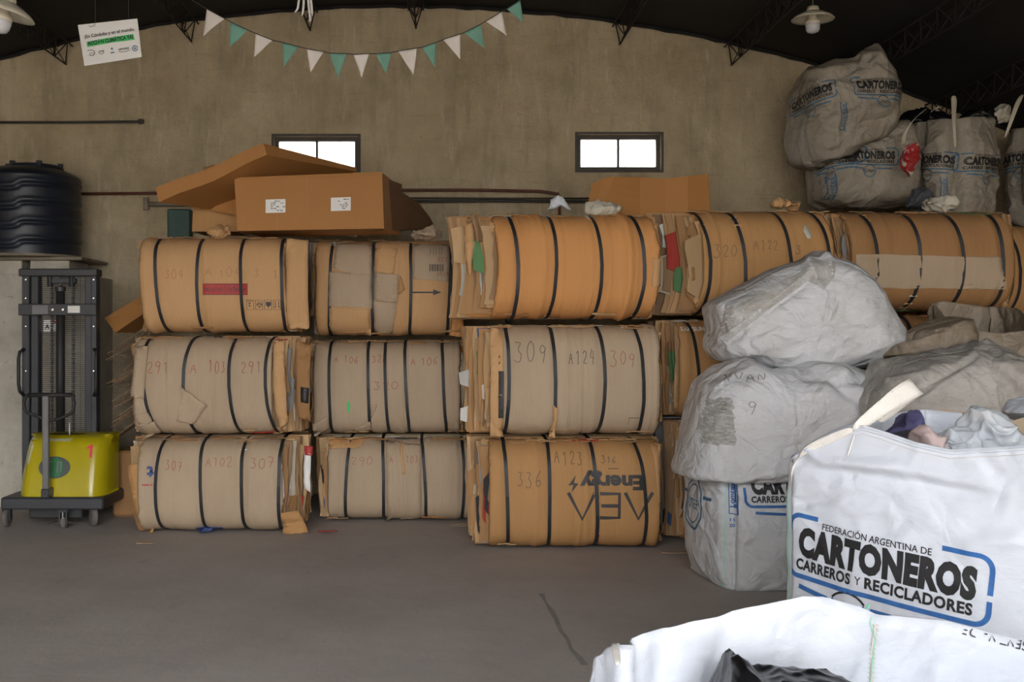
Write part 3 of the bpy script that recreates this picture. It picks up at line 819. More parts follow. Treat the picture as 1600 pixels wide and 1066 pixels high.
b21.sheet([(424,534),(440,530),(448,660),(436,672),(428,640)], M['c_warm'], off=-.02, name='torn_sheet')
b31.sheet([(437,803),(465,800),(480,836),(440,838)], M['c_brown'], off=.01, name='dark_flap')
b31.printed(px2(join2d([rect2d(0,0,26,7)]), D1), 437, 817, M['print_grey'], off=.018); b31.printed(px2(text2d('DO ADRIA', 5, .02), D1), 439, 816, M['print_white'], off=.021)
b31.sheet([(197,730),(222,722),(240,770),(232,836),(214,834)], M['c_brown'], off=-.02, name='torn_sheet')
b12.sheet([(522,378),(580,380),(580,437),(520,419)], M['c_tan'], off=.008); b12.sheet([(514,424),(580,430),(582,482),(514,478)], M['c_tan'], off=.016)
b12.sheet([(514,482),(578,484),(578,524),(513,520)], M['c_warm'], off=.012); b12.sheet([(585,387),(620,388),(615,428),(585,425)], M['c_warm'], off=.014)
b12.sheet([(586,426),(622,430),(621,474),(584,468)], M['c_tan'], off=.02); b12.sheet([(584,470),(621,474),(612,522),(584,520)], M['c_tan'], off=.010)
b12.sheet([(645,380),(703,380),(700,440),(645,436)], M['c_tan'], off=.006); b12.sheet([(625,430),(633,452),(621,462)], M['c_brown'], off=.02)
b12.printed(px2(join2d([rect2d(0,-1.2,36,1.2), poly2d([(34,-4.5),(47,0),(34,4.5)])]), D2), 643, 457, M['print_grey'], 'printed_arrow', off=.006)
bars = [rect2d(x, 0, x+w_, 11) for x, w_ in ((0,1.3),(2.4,.6),(4,1.5),(6.4,.6),(8,1.2),(10.2,.7),(12,1.6),(14.6,.6),(16.4,1.1),(18.6,.7),(20.4,1.4))]
b12.printed(px2(join2d(bars), D2), 671, 424, M['print_grey'], 'barcode', off=.014)
b12.printed(px2(join2d([rect2d(x, 0, x+.5, 14) for x in (0,5,9,14,18)]), D2), 672, 398, M['print_grey'], off=.014)
b12.write('332', 700, 402, 7, M['ink_red'], 11, rot=pi, sw=.1, off=.018); b12.write('A107', 702, 425, 7, M['ink_red'], 12, rot=pi, sw=.1, off=.018)
b22.write('A 106', 522, 567, 11, M['ink_red'], 13, sw=.08); b22.write('320', 581, 567, 11, M['ink_red'], 14, sw=.08); b22.write('A 106', 642, 570, 11, M['ink_red'], 15, sw=.08); b22.write('320', 583, 609, 13, M['ink_red'], 16, w_=.95, sw=.07)
b22.sheet([(490,684),(487,664),(512,652),(514,672)], M['c_tan'], off=.016, name='loose_flap'); b22.sheet([(549,675),(578,660),(579,676)], M['c_tan'], off=.016, name='loose_flap')
b22.sheet([(578,634),(590,631),(580,655)], M['c_tan'], off=.012, name='loose_flap')
b22.printed(px2(poly2d([(0,0),(3,6),(5,0),(4,-12),(1,-14)]), D2), 542, 632, M['green_print'], 'green_sticker')
b32.write('290', 548, 727, 12, M['ink_red'], 17, w_=.8); b32.write('A', 608, 724, 12, M['ink_red'], 18, off=.022); b32.write('103', 634, 724, 12, M['ink_red'], 19, w_=.4, off=.022)
b32.sheet([(602,690),(658,696),(658,817),(604,817)], M['c_tan'], off=.010); b32.sheet([(628,690),(634,740),(629,742),(624,700)], M['c_warm'], off=.015, name='torn_strip')
b32.sheet([(510,686),(572,684),(560,700),(512,702)], M['c_warm'], off=.012, name='torn_strip')
b13.sheet([(1020,402),(1034,404),(1033,448),(1018,446)], M['c_warm'], off=.0, name='loose_flap')
b13.sheet([(727,338),(740,332),(742,380),(735,430),(728,400)], M['c_warm'], off=-.09, name='torn_strip')
b23.write('309', 803, 568, 31, M['ink_dark'], 20, w_=.41, sw=.032); b23.write('A124', 889, 570, 23, M['ink_dark'], 21, w_=.32, sw=.045); b23.write('309', 953, 572, 24, M['ink_red'], 22, w_=.45, sw=.04)
b23.printed(px2(join2d([rect2d(0,0,9,20), rect2d(-1,-80,15,-6)]), D3), 772, 574, M['print_grey'], 'printed_dark_panel', off=.02)
b23.sheet([(767,512),(786,512),(787,684),(766,684)], M['c_warm'], off=.012, name='side_sheet')
b23.sheet([(863,632),(872,640),(868,684),(859,683),(866,655)], M['c_warm'], off=.022, name='loose_strip', curl=.5)
b23.printed(px2(join2d([stroke2d([(0,0),(17,0)], 1), stroke2d([(0,0),(0,-10)], .6)]), D3), 984, 654, M['print_grey'])
b33.write('A123', 867, 726, 20, M['ink_dark'], 23, w_=.38, sw=.045); b33.write('316', 940, 725, 11, M['ink_dark'], 24, sw=.08); b33.write('336', 808, 762, 24, M['ink_dark'], 25, w_=.4, sw=.04)
b33.printed(px2(stroke2d([(0,0),(16,0)], 1), D3), 951, 733, M['print_grey'])
# the upside-down trade print
b33.printed(px2(join2d([move2d(text2d('Energy', 31, .045, fit=100))]), D3), 1006, 744, M['print_grey'], 'printed_wording', flip=True)
b33.printed(px2(poly2d([(0,0),(11,14),(8,2),(16,3),(4,-13),(7,-1)]), D3), 904, 756, M['print_grey'], 'printed_bolt', flip=True)
aea = [stroke2d([(0,0),(22,42),(43,0)], 5.6), stroke2d([(82,2),(52,2),(52,40),(82,40)], 5.6), stroke2d([(52,21),(80,21)], 5.6), stroke2d([(90,0),(110,42),(132,0)], 5.6)]
b33.printed(px2(join2d(aea), D3), 1020, 770, M['print_grey'], 'printed_wording', flip=True)
b33.sheet([(1021,696),(1034,696),(1034,785),(1028,786)], M['c_warm'], off=.004, name='side_sheet')
b14.write('320', 1115, 402, 21, M['ink_dark'], 26, w_=.5, sw=.035); b14.write('A122', 1178, 391, 17, M['ink_dark'], 27, w_=.43, sw=.04); b14.write('3', 1243, 396, 16, M['ink_dark'], 28)
b14.sheet([(1257,350),(1262,352),(1270,370),(1262,374),(1256,362)], M['foam'], off=.01, name='torn_paper')
b15.sheet([(1337,397),(1566,402),(1575,452),(1340,450)], M['c_tan'], off=.004, name='greyish_band')
b15.write('290', 1388, 377, 14, M['ink_faint'], 29, w_=.4, sw=.08); b15.write('A100', 1445, 377, 14, M['ink_faint'], 30, sw=.08); b15.write('290', 1515, 370, 14, M['ink_faint'], 31, w_=.4, sw=.08)
b24.printed(px2(move2d(text2d('SAMSUNG', 9, .03, fit=46), 0, 0), D4), 1066, 517, M['print_white'], 'white_lettering')

b21.sheet([(458,532),(482,540),(481,662),(462,655)], M['c_dim'], off=-.10, name='hanging_sheet')
b21.sheet([(467,606),(480,608),(479,632),(467,630)], M['print_black'], off=-.085, name='dark_label', jag=.001)
b31.sheet([(472,702),(484,702),(482,772),(473,766)], M['paper'], off=-.06, name='printed_carton'); b31.sheet([(472,700),(486,700),(485,714),(473,713)], M['print_red'], off=-.05, name='printed_carton', jag=.001)
b31.sheet([(300,829),(343,829),(341,834),(302,834)], M['print_navy'], off=.006, name='printed_strip', jag=.001)
b12.sheet([(700,470),(726,478),(724,528),(702,524)], M['c_orange'], off=-.03, name='torn_sheet')
b22.sheet([(716,545),(734,560),(734,600),(722,640),(716,610)], M['c_tan'], off=-.03, name='torn_sheet')
# ------------------------------------------------------------------ sacks
def ridge(p): return (1-abs(noise.noise(p)))**5
def wrk(p, seed, a=1.0, st=(1,1,1)):
    q = Vector((p.x*st[0]+seed*3.7, p.y*st[1]-seed*1.3, p.z*st[2]+seed*.9))
    w1 = noise.noise(q*1.6)*.5
    q2 = q + Vector((w1, -w1, w1))*.5
    return a*(.030*noise.noise(q*2.2) + .030*(ridge(q2*2.6)-.35) + .014*(ridge(q2*5.5+Vector((5,1,2)))-.35) + .005*noise.noise(q*17))
def smooth_r(rs, k):
    n = len(rs)
    for _ in range(k): rs = [(rs[i-1]+2*rs[i]+rs[(i+1) % n])/4 for i in range(n)]
    return rs
def sack(name, outline, D, df, db, mat, parent=None, thing=None, e1=.55, e2=.75, nth=180, nph=84, folds=(), amp=1.0, st=(1,1,1), seed=1, c=None, sm=1, floor=None, label=None, tilt=0):
    """stuffed sack: silhouette outline given as picture positions at distance D, real depth df toward and db away"""
    W = [P(x, y, D) for x, y in outline]
    if c: C = P(c[0], c[1], D)
    else: C = Vector((sum(v.x for v in W)/len(W), D, sum(v.z for v in W)/len(W)))
    pl_ = [(v.x-C.x, v.z-C.z) for v in W]; n = len(pl_)
    rs = []
    for k in range(nth):
        t = 2*pi*k/nth; dx, dz = cos(t), sin(t); best = 0
        for i in range(n):
            x1, z1 = pl_[i]; x2, z2 = pl_[(i+1) % n]; ex, ez = x2-x1, z2-z1
            den = dx*ez-dz*ex
            if abs(den) < 1e-9: continue
            r = (x1*ez-z1*ex)/den; u = (x1*dz-z1*dx)/den
            if -1e-6 <= u <= 1+1e-6 and r > best: best = r
        rs.append(best or .1)
    rs = smooth_r(rs, sm)
    def base(i, k):
        ph = pi*i/nph; t = 2*pi*k/nth
        s_ = sin(ph)**e1 if 0 < i < nph else 0; c_ = sgp(cos(ph), e2)
        dep = df if c_ > 0 else db
        z = rs[k]*s_*sin(t); x = rs[k]*s_*cos(t)
        return Vector((C.x + x, C.y - c_*dep + tilt*z, C.z + z))
    G = [[base(i, k) for k in range(nth)] for i in range(nph+1)]
    V = []; F = []
    fw = []
    for f in folds:
        fw.append(f)
    for i in range(nph+1):
        for k in range(nth):
            p = G[i][k]
            if 0 < i < nph:
                nrm = (G[i+1][k]-G[i-1][k]).cross(G[i][(k+1) % nth]-G[i][k-1])
                if nrm.length > 1e-9: nrm.normalize()
                if nrm.dot(p-C) < 0: nrm = -nrm
            else: nrm = Vector((0, -1 if i == 0 else 1, 0))
            d = wrk(p, seed, amp, st)
            if i == 0 or i == nph: d = wrk(G[i][0], seed, amp, st)
            fade = sin(pi*min(i, nph*.5)/nph) if i < nph*.5 else 1
            if fw and p.y < C.y + .1 and nrm.y < .3:
                qx, qy = proj(p)
                for x0, y0, x1, y1, w_, a_ in fw:
                    ex, ey = x1-x0, y1-y0; L2 = ex*ex+ey*ey; t = max(0, min(1, ((qx-x0)*ex+(qy-y0)*ey)/L2))
                    dd = (qx-x0-t*ex)**2+(qy-y0-t*ey)**2
                    en = min(1, 4*min(t+.12, 1.12-t))
                    d += 1.35*a_*en*math.exp(-dd/(w_*w_))
            q = p + nrm*d
            if floor is not None and q.z < floor: q.z = floor
            V.append(q)
    for i in range(nph):
        for k in range(nth):
            a = i*nth+k; b = i*nth+(k+1) % nth
            if i == 0: F.append((a, b+nth, a+nth)) if False else F.append((i*nth, (i+1)*nth+k, (i+1)*nth+(k+1) % nth))
            elif i == nph-1: F.append((a, (i+1)*nth, b))
            else: F.append((a, a+nth, b+nth, b))
    o = mesh(name, V, F, mat, parent, smooth=True, thing=thing, label=label)
    return o, BVHTree.FromPolygons(V, F)

def bulk(corners, z0, rim, mat, name='bag_body', parent=None, bul=.06, nth=220, nz_=70, rc=.10, amp=1.0, seed=1, st=(1,1,1), inner=.4, thing=None, folds=(), base_in=.03, wave=0):
    """open woven bag: four base corners (x,y), rim(s)->z with s in 0..4 along the sides; has an inside wall"""
    Cn = [Vector((x, y, 0)) for x, y in corners]; cen = sum(Cn, Vector())/4
    def ring(s):
        k = int(s) % 4; f = s-int(s); a, b = Cn[k], Cn[(k+1) % 4]; p = a.lerp(b, f)
        e = b-a; nr = Vector((e.y, -e.x, 0)).normalized()
        if nr.dot(p-cen) < 0: nr = -nr
        # round the corners off
        g = min(f, 1-f)*e.length; pull = max(0, 1-g/rc)
        p = p + (cen-p)*.16*pull*pull*rc/.1
        return p, nr
    V = []; F = []; rows = nz_+1; inr = 16
    def pt(s, t, ins=0):
        p, nr = ring(s); f = s-int(s); zr = rim(s); z = z0 + (zr-z0)*t
        b = bul*sin(pi*f)**.7*sin(pi*min(1, max(0, t*.92+.05)))**.6 - base_in*(1-t)**6
        q = Vector((p.x, p.y, z)) + nr*b
        d = wrk(q, seed, amp, st)*(1 if t > .02 else .3)
        if folds and q.y > .1:
            qx, qy = proj(q)
            for x0, y0, x1, y1, w_, a_ in folds:
                ex, ey = x1-x0, y1-y0; L2 = ex*ex+ey*ey; tt = max(0, min(1, ((qx-x0)*ex+(qy-y0)*ey)/L2))
                dd = (qx-x0-tt*ex)**2+(qy-y0-tt*ey)**2; en = min(1, 4*min(tt+.12, 1.12-tt))
                if nr.y < .3: d += a_*en*math.exp(-dd/(w_*w_))
        if wave: d += wave*sin(s*9+seed)*t
        return q + nr*(d-ins)
    for j in range(rows):
        for k in range(nth): V.append(pt(4*k/nth, j/nz_))
    for j in range(inr):
        for k in range(nth):
            s = 4*k/nth; zr = rim(s); t = 1-(j/(inr-1))*inner/(zr-z0); V.append(pt(s, t, .006))
    R_ = rows+inr
    for j in range(R_-1):
        for k in range(nth):
            a = j*nth+k; b = j*nth+(k+1) % nth; F.append((a, b, b+nth, a+nth))
    F.append(tuple(range(nth))[::-1])
    o = mesh(name, V, F, mat, parent, smooth=True, thing=thing)
    return o, BVHTree.FromPolygons(V, F[:-1])
def band(pts, wv, name, mat, parent, t=.003):
    """flat webbing strip through pts with width vectors"""
    V = []; F = []
    for p, w_ in zip(pts, wv):
        p = Vector(p); w_ = Vector(w_); V += [p-w_, p+w_]
    for i in range(len(pts)-1): F.append((2*i, 2*i+1, 2*i+3, 2*i+2))
    o = mesh(name, V, F, mat, parent, smooth=True)
    md = o.modifiers.new('s', 'SUBSURF'); md.levels = md.render_levels = 2; md.subdivision_type = 'CATMULL_CLARK'
    md = o.modifiers.new('t', 'SOLIDIFY'); md.thickness = t; md.offset = 0
    return o
def interp(tab, s):
    for (a, va), (b, vb) in zip(tab, tab[1:]):
        if a <= s <= b:
            f = (s-a)/(b-a); f = f*f*(3-2*f) if False else f; return va+(vb-va)*f
    return tab[-1][1]

# -- lower white bulk bag on the floor
DM = FP*HC/408
mx0, mx1 = P(1070, 0, 7.35).x, P(1137, 0, DM).x
cs = [(mx1, DM+.02), (mx1+.98, DM+.10), (mx1+.90, DM+1.0), (mx0, DM+.78)]
r = empty('bulk_bag', ((mx1+.45), DM+.5, 0), 'white bulk bag standing on the floor with blue and black printing, under the stained sack', 'bulk bag')
_, bv = bulk(cs, .003, lambda s: .655, M['bag_mid'], parent=r, seed=3, amp=.55, bul=.05, inner=.1, st=(1,1,1.3), folds=[(1140,905,1180,928,5,.01)])
put_logo(bv, r, P(1177, 772, DM-.02), Vector((.998,.06,0)), Vector((-.04,0,1)), Vector((0,-1,0)), .64, e=.03, bm=M['print_blue'])
g = join2d([stroke2d([(0,0),(0,34),(9,34),(9,0)], .8, True), move2d(text2d('Lomtex', 9.5, .02, fit=31), 7.5, 2, rot=pi/2)])
bk = px2(rect2d(0,-2,9,34), DM)
decal('maker_label', px2(join2d([stroke2d([(0,-8),(0,56)], 1.4), stroke2d([(10,-8),(10,56)], 1.4), move2d(text2d('Lomtex', 11, .03, fit=40), 9, 2, rot=pi/2), move2d(text2d('11', 7, .03, fit=7), 1, -20), move2d(text2d('20', 7, .03, fit=8.5), 0, -29), stroke2d([(0,-8),(10,-8)], 1.4)]), DM),
      P(1146, 799, DM-.02), Vector((1,0,0)), Vector((-.02,0,1)), Vector((0,-1,0)), bv, M['print_blue'], r, e=.03)
nl = Vector((-(DM+.78-DM-.02), mx0-mx1, 0)).normalized(); nl = Vector((-.99, -.12, 0)).normalized()
decal('printed_emblem', join2d([stroke2d(arc(0,0,.16,0,360,24), .016), stroke2d(arc(0,0,.12,20,340,20), .01), move2d(text2d('UTEP', .09, .004, fit=.2), -.1, -.03), stroke2d([(-.42,.06),(-.17,.06)], .02), stroke2d([(.17,.06),(.27,.06)], .02), stroke2d([(-.35,.2),(.3,.2),(.38,.27)], .02)]),
      Vector((mx0-.2, DM+.42, P(0,790,7.0).z)), Vector((.11,-.99,0)).normalized(), Vector((0,0,1)), nl, bv, M['fb_blue'], r, e=.03, reach=1.5)
g_ = stroke2d([(0,0),(0,200)], .9)
decal('seam_thread', px2(g_, DM), P(1136, 926, DM), Vector((1,0,0)), Vector((.02,0,1)), Vector((0,-1,0)), bv, M['green_thread'], r, e=.04)

# -- stained sack above it
FI = [(1120,700,1240,690,10,-.012),(1235,570,1330,590,12,.035),(1250,585,1380,600,8,-.03),(1345,600,1330,660,10,.02),(1300,590,1352,640,9,-.03),(1110,580,1180,590,12,-.012),
      (1060,738,1160,752,5,.014),(1160,750,1240,735,5,.014),(1245,620,1250,740,3,-.006),(1180,560,1215,575,8,-.02),(1100,600,1080,700,9,.008),(1260,700,1300,650,10,-.015),(1200,640,1205,745,14,.008)]
sk1, bv1 = sack('stuffed_sack', [(1058,744),(1057,736),(1068,690),(1078,640),(1092,598),(1118,574),(1150,561),(1172,560),(1200,570),(1230,578),(1262,573),(1300,570),(1340,580),(1372,588),(1373,601),(1350,612),(1352,634),(1345,660),(1330,700),(1305,738),(1240,745),(1200,758),(1130,766),(1085,756)],
     7.05, .50, .50, M['bag_ivan'], e1=.50, e2=.62, folds=FI, amp=.55, seed=4, c=(1205, 668), floor=.662,
     thing=('grey-white stuffed sack with a dark rectangular stain and scribbled letters', 'sack'))
decal('marker_writing', px2(join2d([hand('IVAN', 16, .85, .05, 3), move2d(hand('2', 15, .8, .045, 4), -8, -48), move2d(hand('9', 21, .7, .04, 5), 30, -56)]), 6.6), P(1140, 590, 6.58), Vector((.98,0,-.10)), Vector((.1,0,1)), Vector((0,-1,.2)), bv1, M['ink_dark'], sk1, e=.03, off=.007)
def stainmat():
    m, nt, b = newmat('dirt_stain'); b.inputs['Roughness'].default_value = .7
    tc = nt.nodes.new('ShaderNodeTexCoord').outputs['Object']
    f = ramp(nt, nz(nt, tc, 22, 7, .75, (.5, 1, 3)), .30, .60)
    b.inputs['Base Color'].default_value = (.35, .325, .28, 1)
    tr = nt.nodes.new('ShaderNodeBsdfTransparent'); mx = nt.nodes.new('ShaderNodeMixShader')
    g = nt.nodes.new('ShaderNodeMath'); g.operation = 'MULTIPLY'; nt.links.new(f, g.inputs[0]); g.inputs[1].default_value = .62
    nt.links.new(g.outputs[0], mx.inputs[0])
    out = nt.nodes['Material Output']; nt.links.new(tr.outputs[0], mx.inputs[1]); nt.links.new(b.outputs[0], mx.inputs[2]); nt.links.new(mx.outputs[0], out.inputs[0])
    return m
M['stain'] = stainmat()
random.seed(9)
sp_ = []
for a, b in zip([(0,0),(46,2),(44,34),(40,76),(6,70),(-4,60),(2,30)], [(46,2),(44,34),(40,76),(6,70),(-4,60),(2,30),(0,0)]):
    for i in range(8): t = i/8; sp_.append((a[0]+(b[0]-a[0])*t+random.uniform(-2.5,2.5), a[1]+(b[1]-a[1])*t+random.uniform(-2,2)))
decal('dirt_stain', px2(poly2d(sp_), 6.6), P(1105, 697, 6.58), Vector((1,0,0)), Vector((0,0,1)), Vector((0,-1,0)), bv1, M['stain'], sk1, e=.03, off=.004)

# -- big grey-white sack on top
FU = [(1125,545,1270,432,4,-.014),(1120,535,1268,424,4,.012),(1150,500,1280,440,8,-.01),(1272,425,1340,440,8,-.012),(1275,430,1300,520,14,.012),(1270,428,1180,520,12,-.010),(1300,445,1350,540,16,-.012),
      (1350,470,1390,540,14,.012),(1230,545,1330,520,9,-.012),(1120,520,1150,560,6,.012),(1160,545,1250,500,7,.008),(1330,560,1400,530,8,.014),(1130,500,1200,465,6,.008),(1290,560,1380,500,6,-.010),(1265,410,1272,430,10,.03)]
sk2, bv2 = sack('stuffed_sack', [(1106,486),(1104,477),(1120,466),(1160,445),(1210,420),(1262,404),(1270,393),(1282,404),(1320,413),(1352,437),(1372,470),(1392,510),(1408,543),(1392,562),(1350,572),(1300,578),(1262,586),(1215,583),(1180,572),(1150,560),(1128,566),(1108,545),(1112,515)],
     7.3, .46, .46, M['bag_ivan'], e1=.52, e2=.66, folds=FU, amp=.4, seed=8, c=(1255, 500), sm=1,
     thing=('large grey-white stuffed sack with a pointed tied top, lying above the stained sack', 'sack'))
M['stain_shade'] = stainmat(); M['stain_shade'].name = 'grime_and_shade'
for nd_ in M['stain_shade'].node_tree.nodes:
    if nd_.type == 'BSDF_PRINCIPLED': nd_.inputs['Base Color'].default_value = (.40, .345, .25, 1)
    if nd_.type == 'MATH': nd_.inputs[1].default_value = .38
    if nd_.type == 'MAPPING': nd_.inputs['Scale'].default_value = (.3, .3, .5)
decal('grime_shade_patch', px2(poly2d([(6,-52),(4,-30),(40,-12),(90,16),(140,38),(165,66),(178,60),(196,52),(190,28),(170,6),(150,22),(100,-14),(50,-52),(22,-78)]), 6.9), P(1112, 462, 6.9), Vector((1,0,0)), Vector((0,0,1)), Vector((0,-1,.15)), bv2, M['stain_shade'], sk2, e=.03, off=.003)  # tints the sack's upper facet for its dirt and its shade together
# -- dirty grey sacks at the right
sk3, bv3 = sack('stuffed_sack', [(1350,640),(1352,612),(1372,590),(1385,565),(1440,552),(1490,548),(1522,538),(1560,556),(1600,585),(1640,610),(1650,680),(1600,720),(1450,730),(1370,700)],
     6.5, .5, .5, M['bag_dirty'], e1=.5, e2=.7, folds=[(1380,600,1440,585,7,.03),(1440,625,1525,565,5,.012),(1450,600,1530,560,4,-.012),(1525,565,1590,620,9,.015),(1400,640,1500,640,12,-.02),(1560,600,1600,640,8,-.015)], amp=1.0, seed=12, c=(1490, 635),
     thing=('dirty dark grey sack lying right of the grey-white sacks, below the brown bag', 'sack'))
sk4, bv4 = sack('crumpled_bag', [(1385,560),(1378,555),(1395,540),(1430,515),(1470,500),(1512,497),(1522,520),(1515,545),(1495,556),(1455,552),(1400,560)], 6.9, .22, .30, M['bag_brown'], e1=.55, e2=.8,
     folds=[(1400,545,1510,505,5,.02),(1400,530,1500,512,4,-.015),(1450,550,1520,540,4,.015)], amp=.8, seed=15, sm=0, nth=120, nph=50, thing=('small brown crumpled plastic bag lying on the dirty grey sack', 'bag'))
# brown open bag
cbx = [P(1512,0,6.9).x, P(1640,0,6.75).x]
r = empty('open_bag', ((cbx[0]+cbx[1])/2, 7.2, P(0,600,6.8).z), 'brown plastic bag standing open at the far right edge, behind the dirty sack', 'bag')
zz = lambda y: P(0, y, 6.9).z
bulk([(cbx[0], 6.92), (cbx[1], 6.8), (cbx[1]+.02, 7.5), (cbx[0]+.02, 7.5)], zz(640), lambda s: interp([(0,zz(515)),(.45,zz(521)),(.95,zz(513)),(1.6,zz(480)),(2.2,zz(474)),(2.75,zz(466)),(3.2,zz(474)),(3.6,zz(500)),(4,zz(515))], s), M['bag_brown'], parent=r, seed=6, amp=1.1, bul=.03, inner=.22, wave=.008)
# supports, hidden low behind the big bag
def plainbag(x, y, label, z1=1.0, mat='bag_cream'):
    r = empty('bulk_bag', (x, y, 0), label, 'bulk bag')
    bulk([(x-.45,y-.45),(x+.45,y-.45),(x+.45,y+.45),(x-.45,y+.45)], .003, lambda s: z1, M[mat], parent=r, seed=x*3, amp=.8, inner=.1, nth=120, nz_=30)
    return r
plainbag(2.83, 6.02, 'cream bulk bag beneath the dirty grey sack, mostly hidden', .93)
plainbag(3.25, 7.2, 'cream bulk bag beneath the brown open bag, mostly hidden', .98)

# -- big white bag in the right foreground
FL, FR, BR, BL = (1.235, 4.06), (1.86, 3.33), (2.62, 3.97), (2.0, 4.70)
zf = lambda py, D: P(0, py, D).z
rim_tab = [(0, zf(722,4.06)), (.08, zf(704,4.0)), (.16, zf(690,3.95)), (.33, zf(664,3.82)), (.40, zf(672,3.78)), (.52, zf(690,3.68)), (.64, zf(702,3.6)), (.8, zf(697,3.5)), (1.0, zf(690,3.35)), (1.5, 1.2), (2.0, 1.23), (2.4, 1.24),
           (2.62, zf(667,4.35)), (2.8, zf(648,4.5)), (3.0, zf(640,4.65)), (3.35, zf(655,4.5)), (3.6, zf(668,4.35)), (3.8, zf(690,4.2)), (4, zf(722,4.06))]
r = empty('bulk_bag', (1.93, 4.0, 0), 'large new white bulk bag at right edge with full printing, overflowing with plastic and cloth', 'bulk bag')
FB = [(1270,720,1400,730,9,.022),(1275,732,1560,775,12,-.020),(1400,730,1560,770,10,.012),(1240,790,1300,780,8,-.016),(1300,790,1400,800,10,.008),(1500,860,1600,840,14,.012),(1520,700,1560,740,12,-.008),(1245,690,1280,712,5,.02)]
_, bvB = bulk([FL, FR, BR, BL], .003, lambda s: interp(rim_tab, s), M['bag_new'], parent=r, seed=21, amp=.35, bul=.055, inner=.35, nth=320, nz_=110, folds=FB, rc=.06, base_in=.02)
U = Vector((FR[0]-FL[0], FR[1]-FL[1], 0)).normalized(); NB = Vector((U.y, -U.x, 0)); NB = -NB if NB.y > 0 else NB
ca, sa = cos(radians(-4.2)), sin(radians(-4.2))
Ub = U*ca + Vector((0,0,1))*sa; Vb = Vector((0,0,1))*ca - U*sa
put_logo(bvB, r, P(1252, 863, 4.0), Ub, Vb, NB, .635, L=LOGO_FRONT, e=.02, off=.002)
# rim stitching, corner webbing and lifting loop
def rimline(s0, s1, n, dz, name, mat, rad, bvh, out=.0):
    pts = []
    for i in range(n+1):
        s = s0+(s1-s0)*i/n; k = int(s) % 4; cs_ = [FL, FR, BR, BL]; a = Vector((*cs_[k], 0)); b = Vector((*cs_[(k+1) % 4], 0)); p = a.lerp(b, s-int(s)); p.z = interp(rim_tab, s)-dz
        h = bvh.ray_cast(p+NB*.6, -NB, 1.2)
        if h[0]: pts.append(h[0]+NB*out)
    if len(pts) > 2: MB().tube(pts, rad, 5).build(name, mat, r, smooth=True)
rimline(.02, .98, 60, .012, 'rim_hem', M['bag_new'], .006, bvB); rimline(.30, .98, 60, .028, 'rim_stitching', M['stitch'], .0012, bvB, .001)
def onB(px, py, D, off=.006):
    h = bvB.ray_cast(P(px, py, D)+NB*.5, -NB, 1.2); return (h[0] if h[0] else P(px, py, D)) + NB*off
# loop: wide webbing folded up and back down
lp = [onB(1238, 775, 4.05), onB(1247, 722, 4.03), onB(1268, 702, 4.0), onB(1305, 686, 3.92), onB(1345, 669, 3.85, .012)]
band(lp, [(.014,0,0.0),(.013,0,.005),(-.004,0,.015),(-.006,0,.014),(-.008,0,.014)], 'corner_webbing', M['webbing'], r)
lp = [onB(1338, 672, 3.84, .012), P(1362, 650, 3.82), P(1392, 628, 3.84), P(1415, 612, 3.86), P(1436, 602, 3.88), P(1428, 606, 3.98), P(1400, 630, 4.02), P(1372, 660, 4.0)]
band(lp, [(-.010,0,.014),(-.014,0,.018),(-.018,0,.024),(-.022,0,.028),(-.022,.006,.026),(-.022,.006,.026),(-.018,0,.022),(-.010,0,.014)], 'lifting_loop', M['webbing'], r)
decal('seam_thread', stroke2d([(0,0),(.01,.55),(.0,1.02)], .003), Vector((FL[0]+.012, FL[1], .05)), Vector((1,0,0)), Vector((0,0,1)), Vector((-.5,-1,0)).normalized(), bvB, M['green_thread'], r, e=.04)
band([onB(1343, 676, 3.84, .008), onB(1338, 700, 3.85, .008), onB(1334, 712, 3.85, .008)], [(.003,0,0)]*3, 'loose_thread', M['stitch'], r, .001)
# what sticks out of it
def heap(name, outline, D, df, db, mat, label, cat, seed, amp=1.0, **k):
    return sack(name, outline, D, df, db, mat, e1=.7, e2=.8, nth=110, nph=50, amp=amp, st=(2.4,2.4,2.4), seed=seed, sm=0, thing=(label, cat), **k)
heap('cloth', [(1375,695),(1385,680),(1402,668),(1420,646),(1432,644),(1438,662),(1440,690),(1420,705)], 4.25, .10, .10, M['cloth_purple'], 'purple cloth poking out of the big white bag by its loop', 'cloth', 31, .5)
heap('cloth', [(1360,702),(1380,684),(1440,672),(1452,700),(1440,730),(1380,730)], 4.12, .10, .12, M['cloth_dark'], 'dark grey cloth inside the big white bag, left of the pink one', 'cloth', 32, .5)
heap('cloth', [(1434,672),(1444,664),(1458,676),(1472,692),(1478,715),(1455,730),(1436,722),(1432,690)], 3.98, .07, .08, M['cloth_pink'], 'pale pink crumpled cloth in the opening of the big white bag', 'cloth', 33, .6)
heap('plastic_film', [(1455,690),(1462,678),(1490,672),(1512,676),(1530,690),(1536,712),(1520,740),(1465,735)], 3.95, .10, .12, M['film'], 'crumpled clear plastic film beside the pink cloth', 'plastic film', 34, 1.1)
heap('plastic_film', [(1505,682),(1512,664),(1534,645),(1552,652),(1568,668),(1584,682),(1600,700),(1590,735),(1520,735)], 4.0, .13, .14, M['film'], 'large peaked clump of clear white plastic film at the top of the big bag', 'plastic film', 35, 1.2)
heap('trash_fill', [(1378,722),(1420,712),(1500,705),(1600,700),(1700,700),(1760,740),(1740,800),(1450,800)], 3.95, .22, .78, M['cloth_dark'], 'dark mixed rags filling the big white bag below its rim', 'rags', 36, .8)
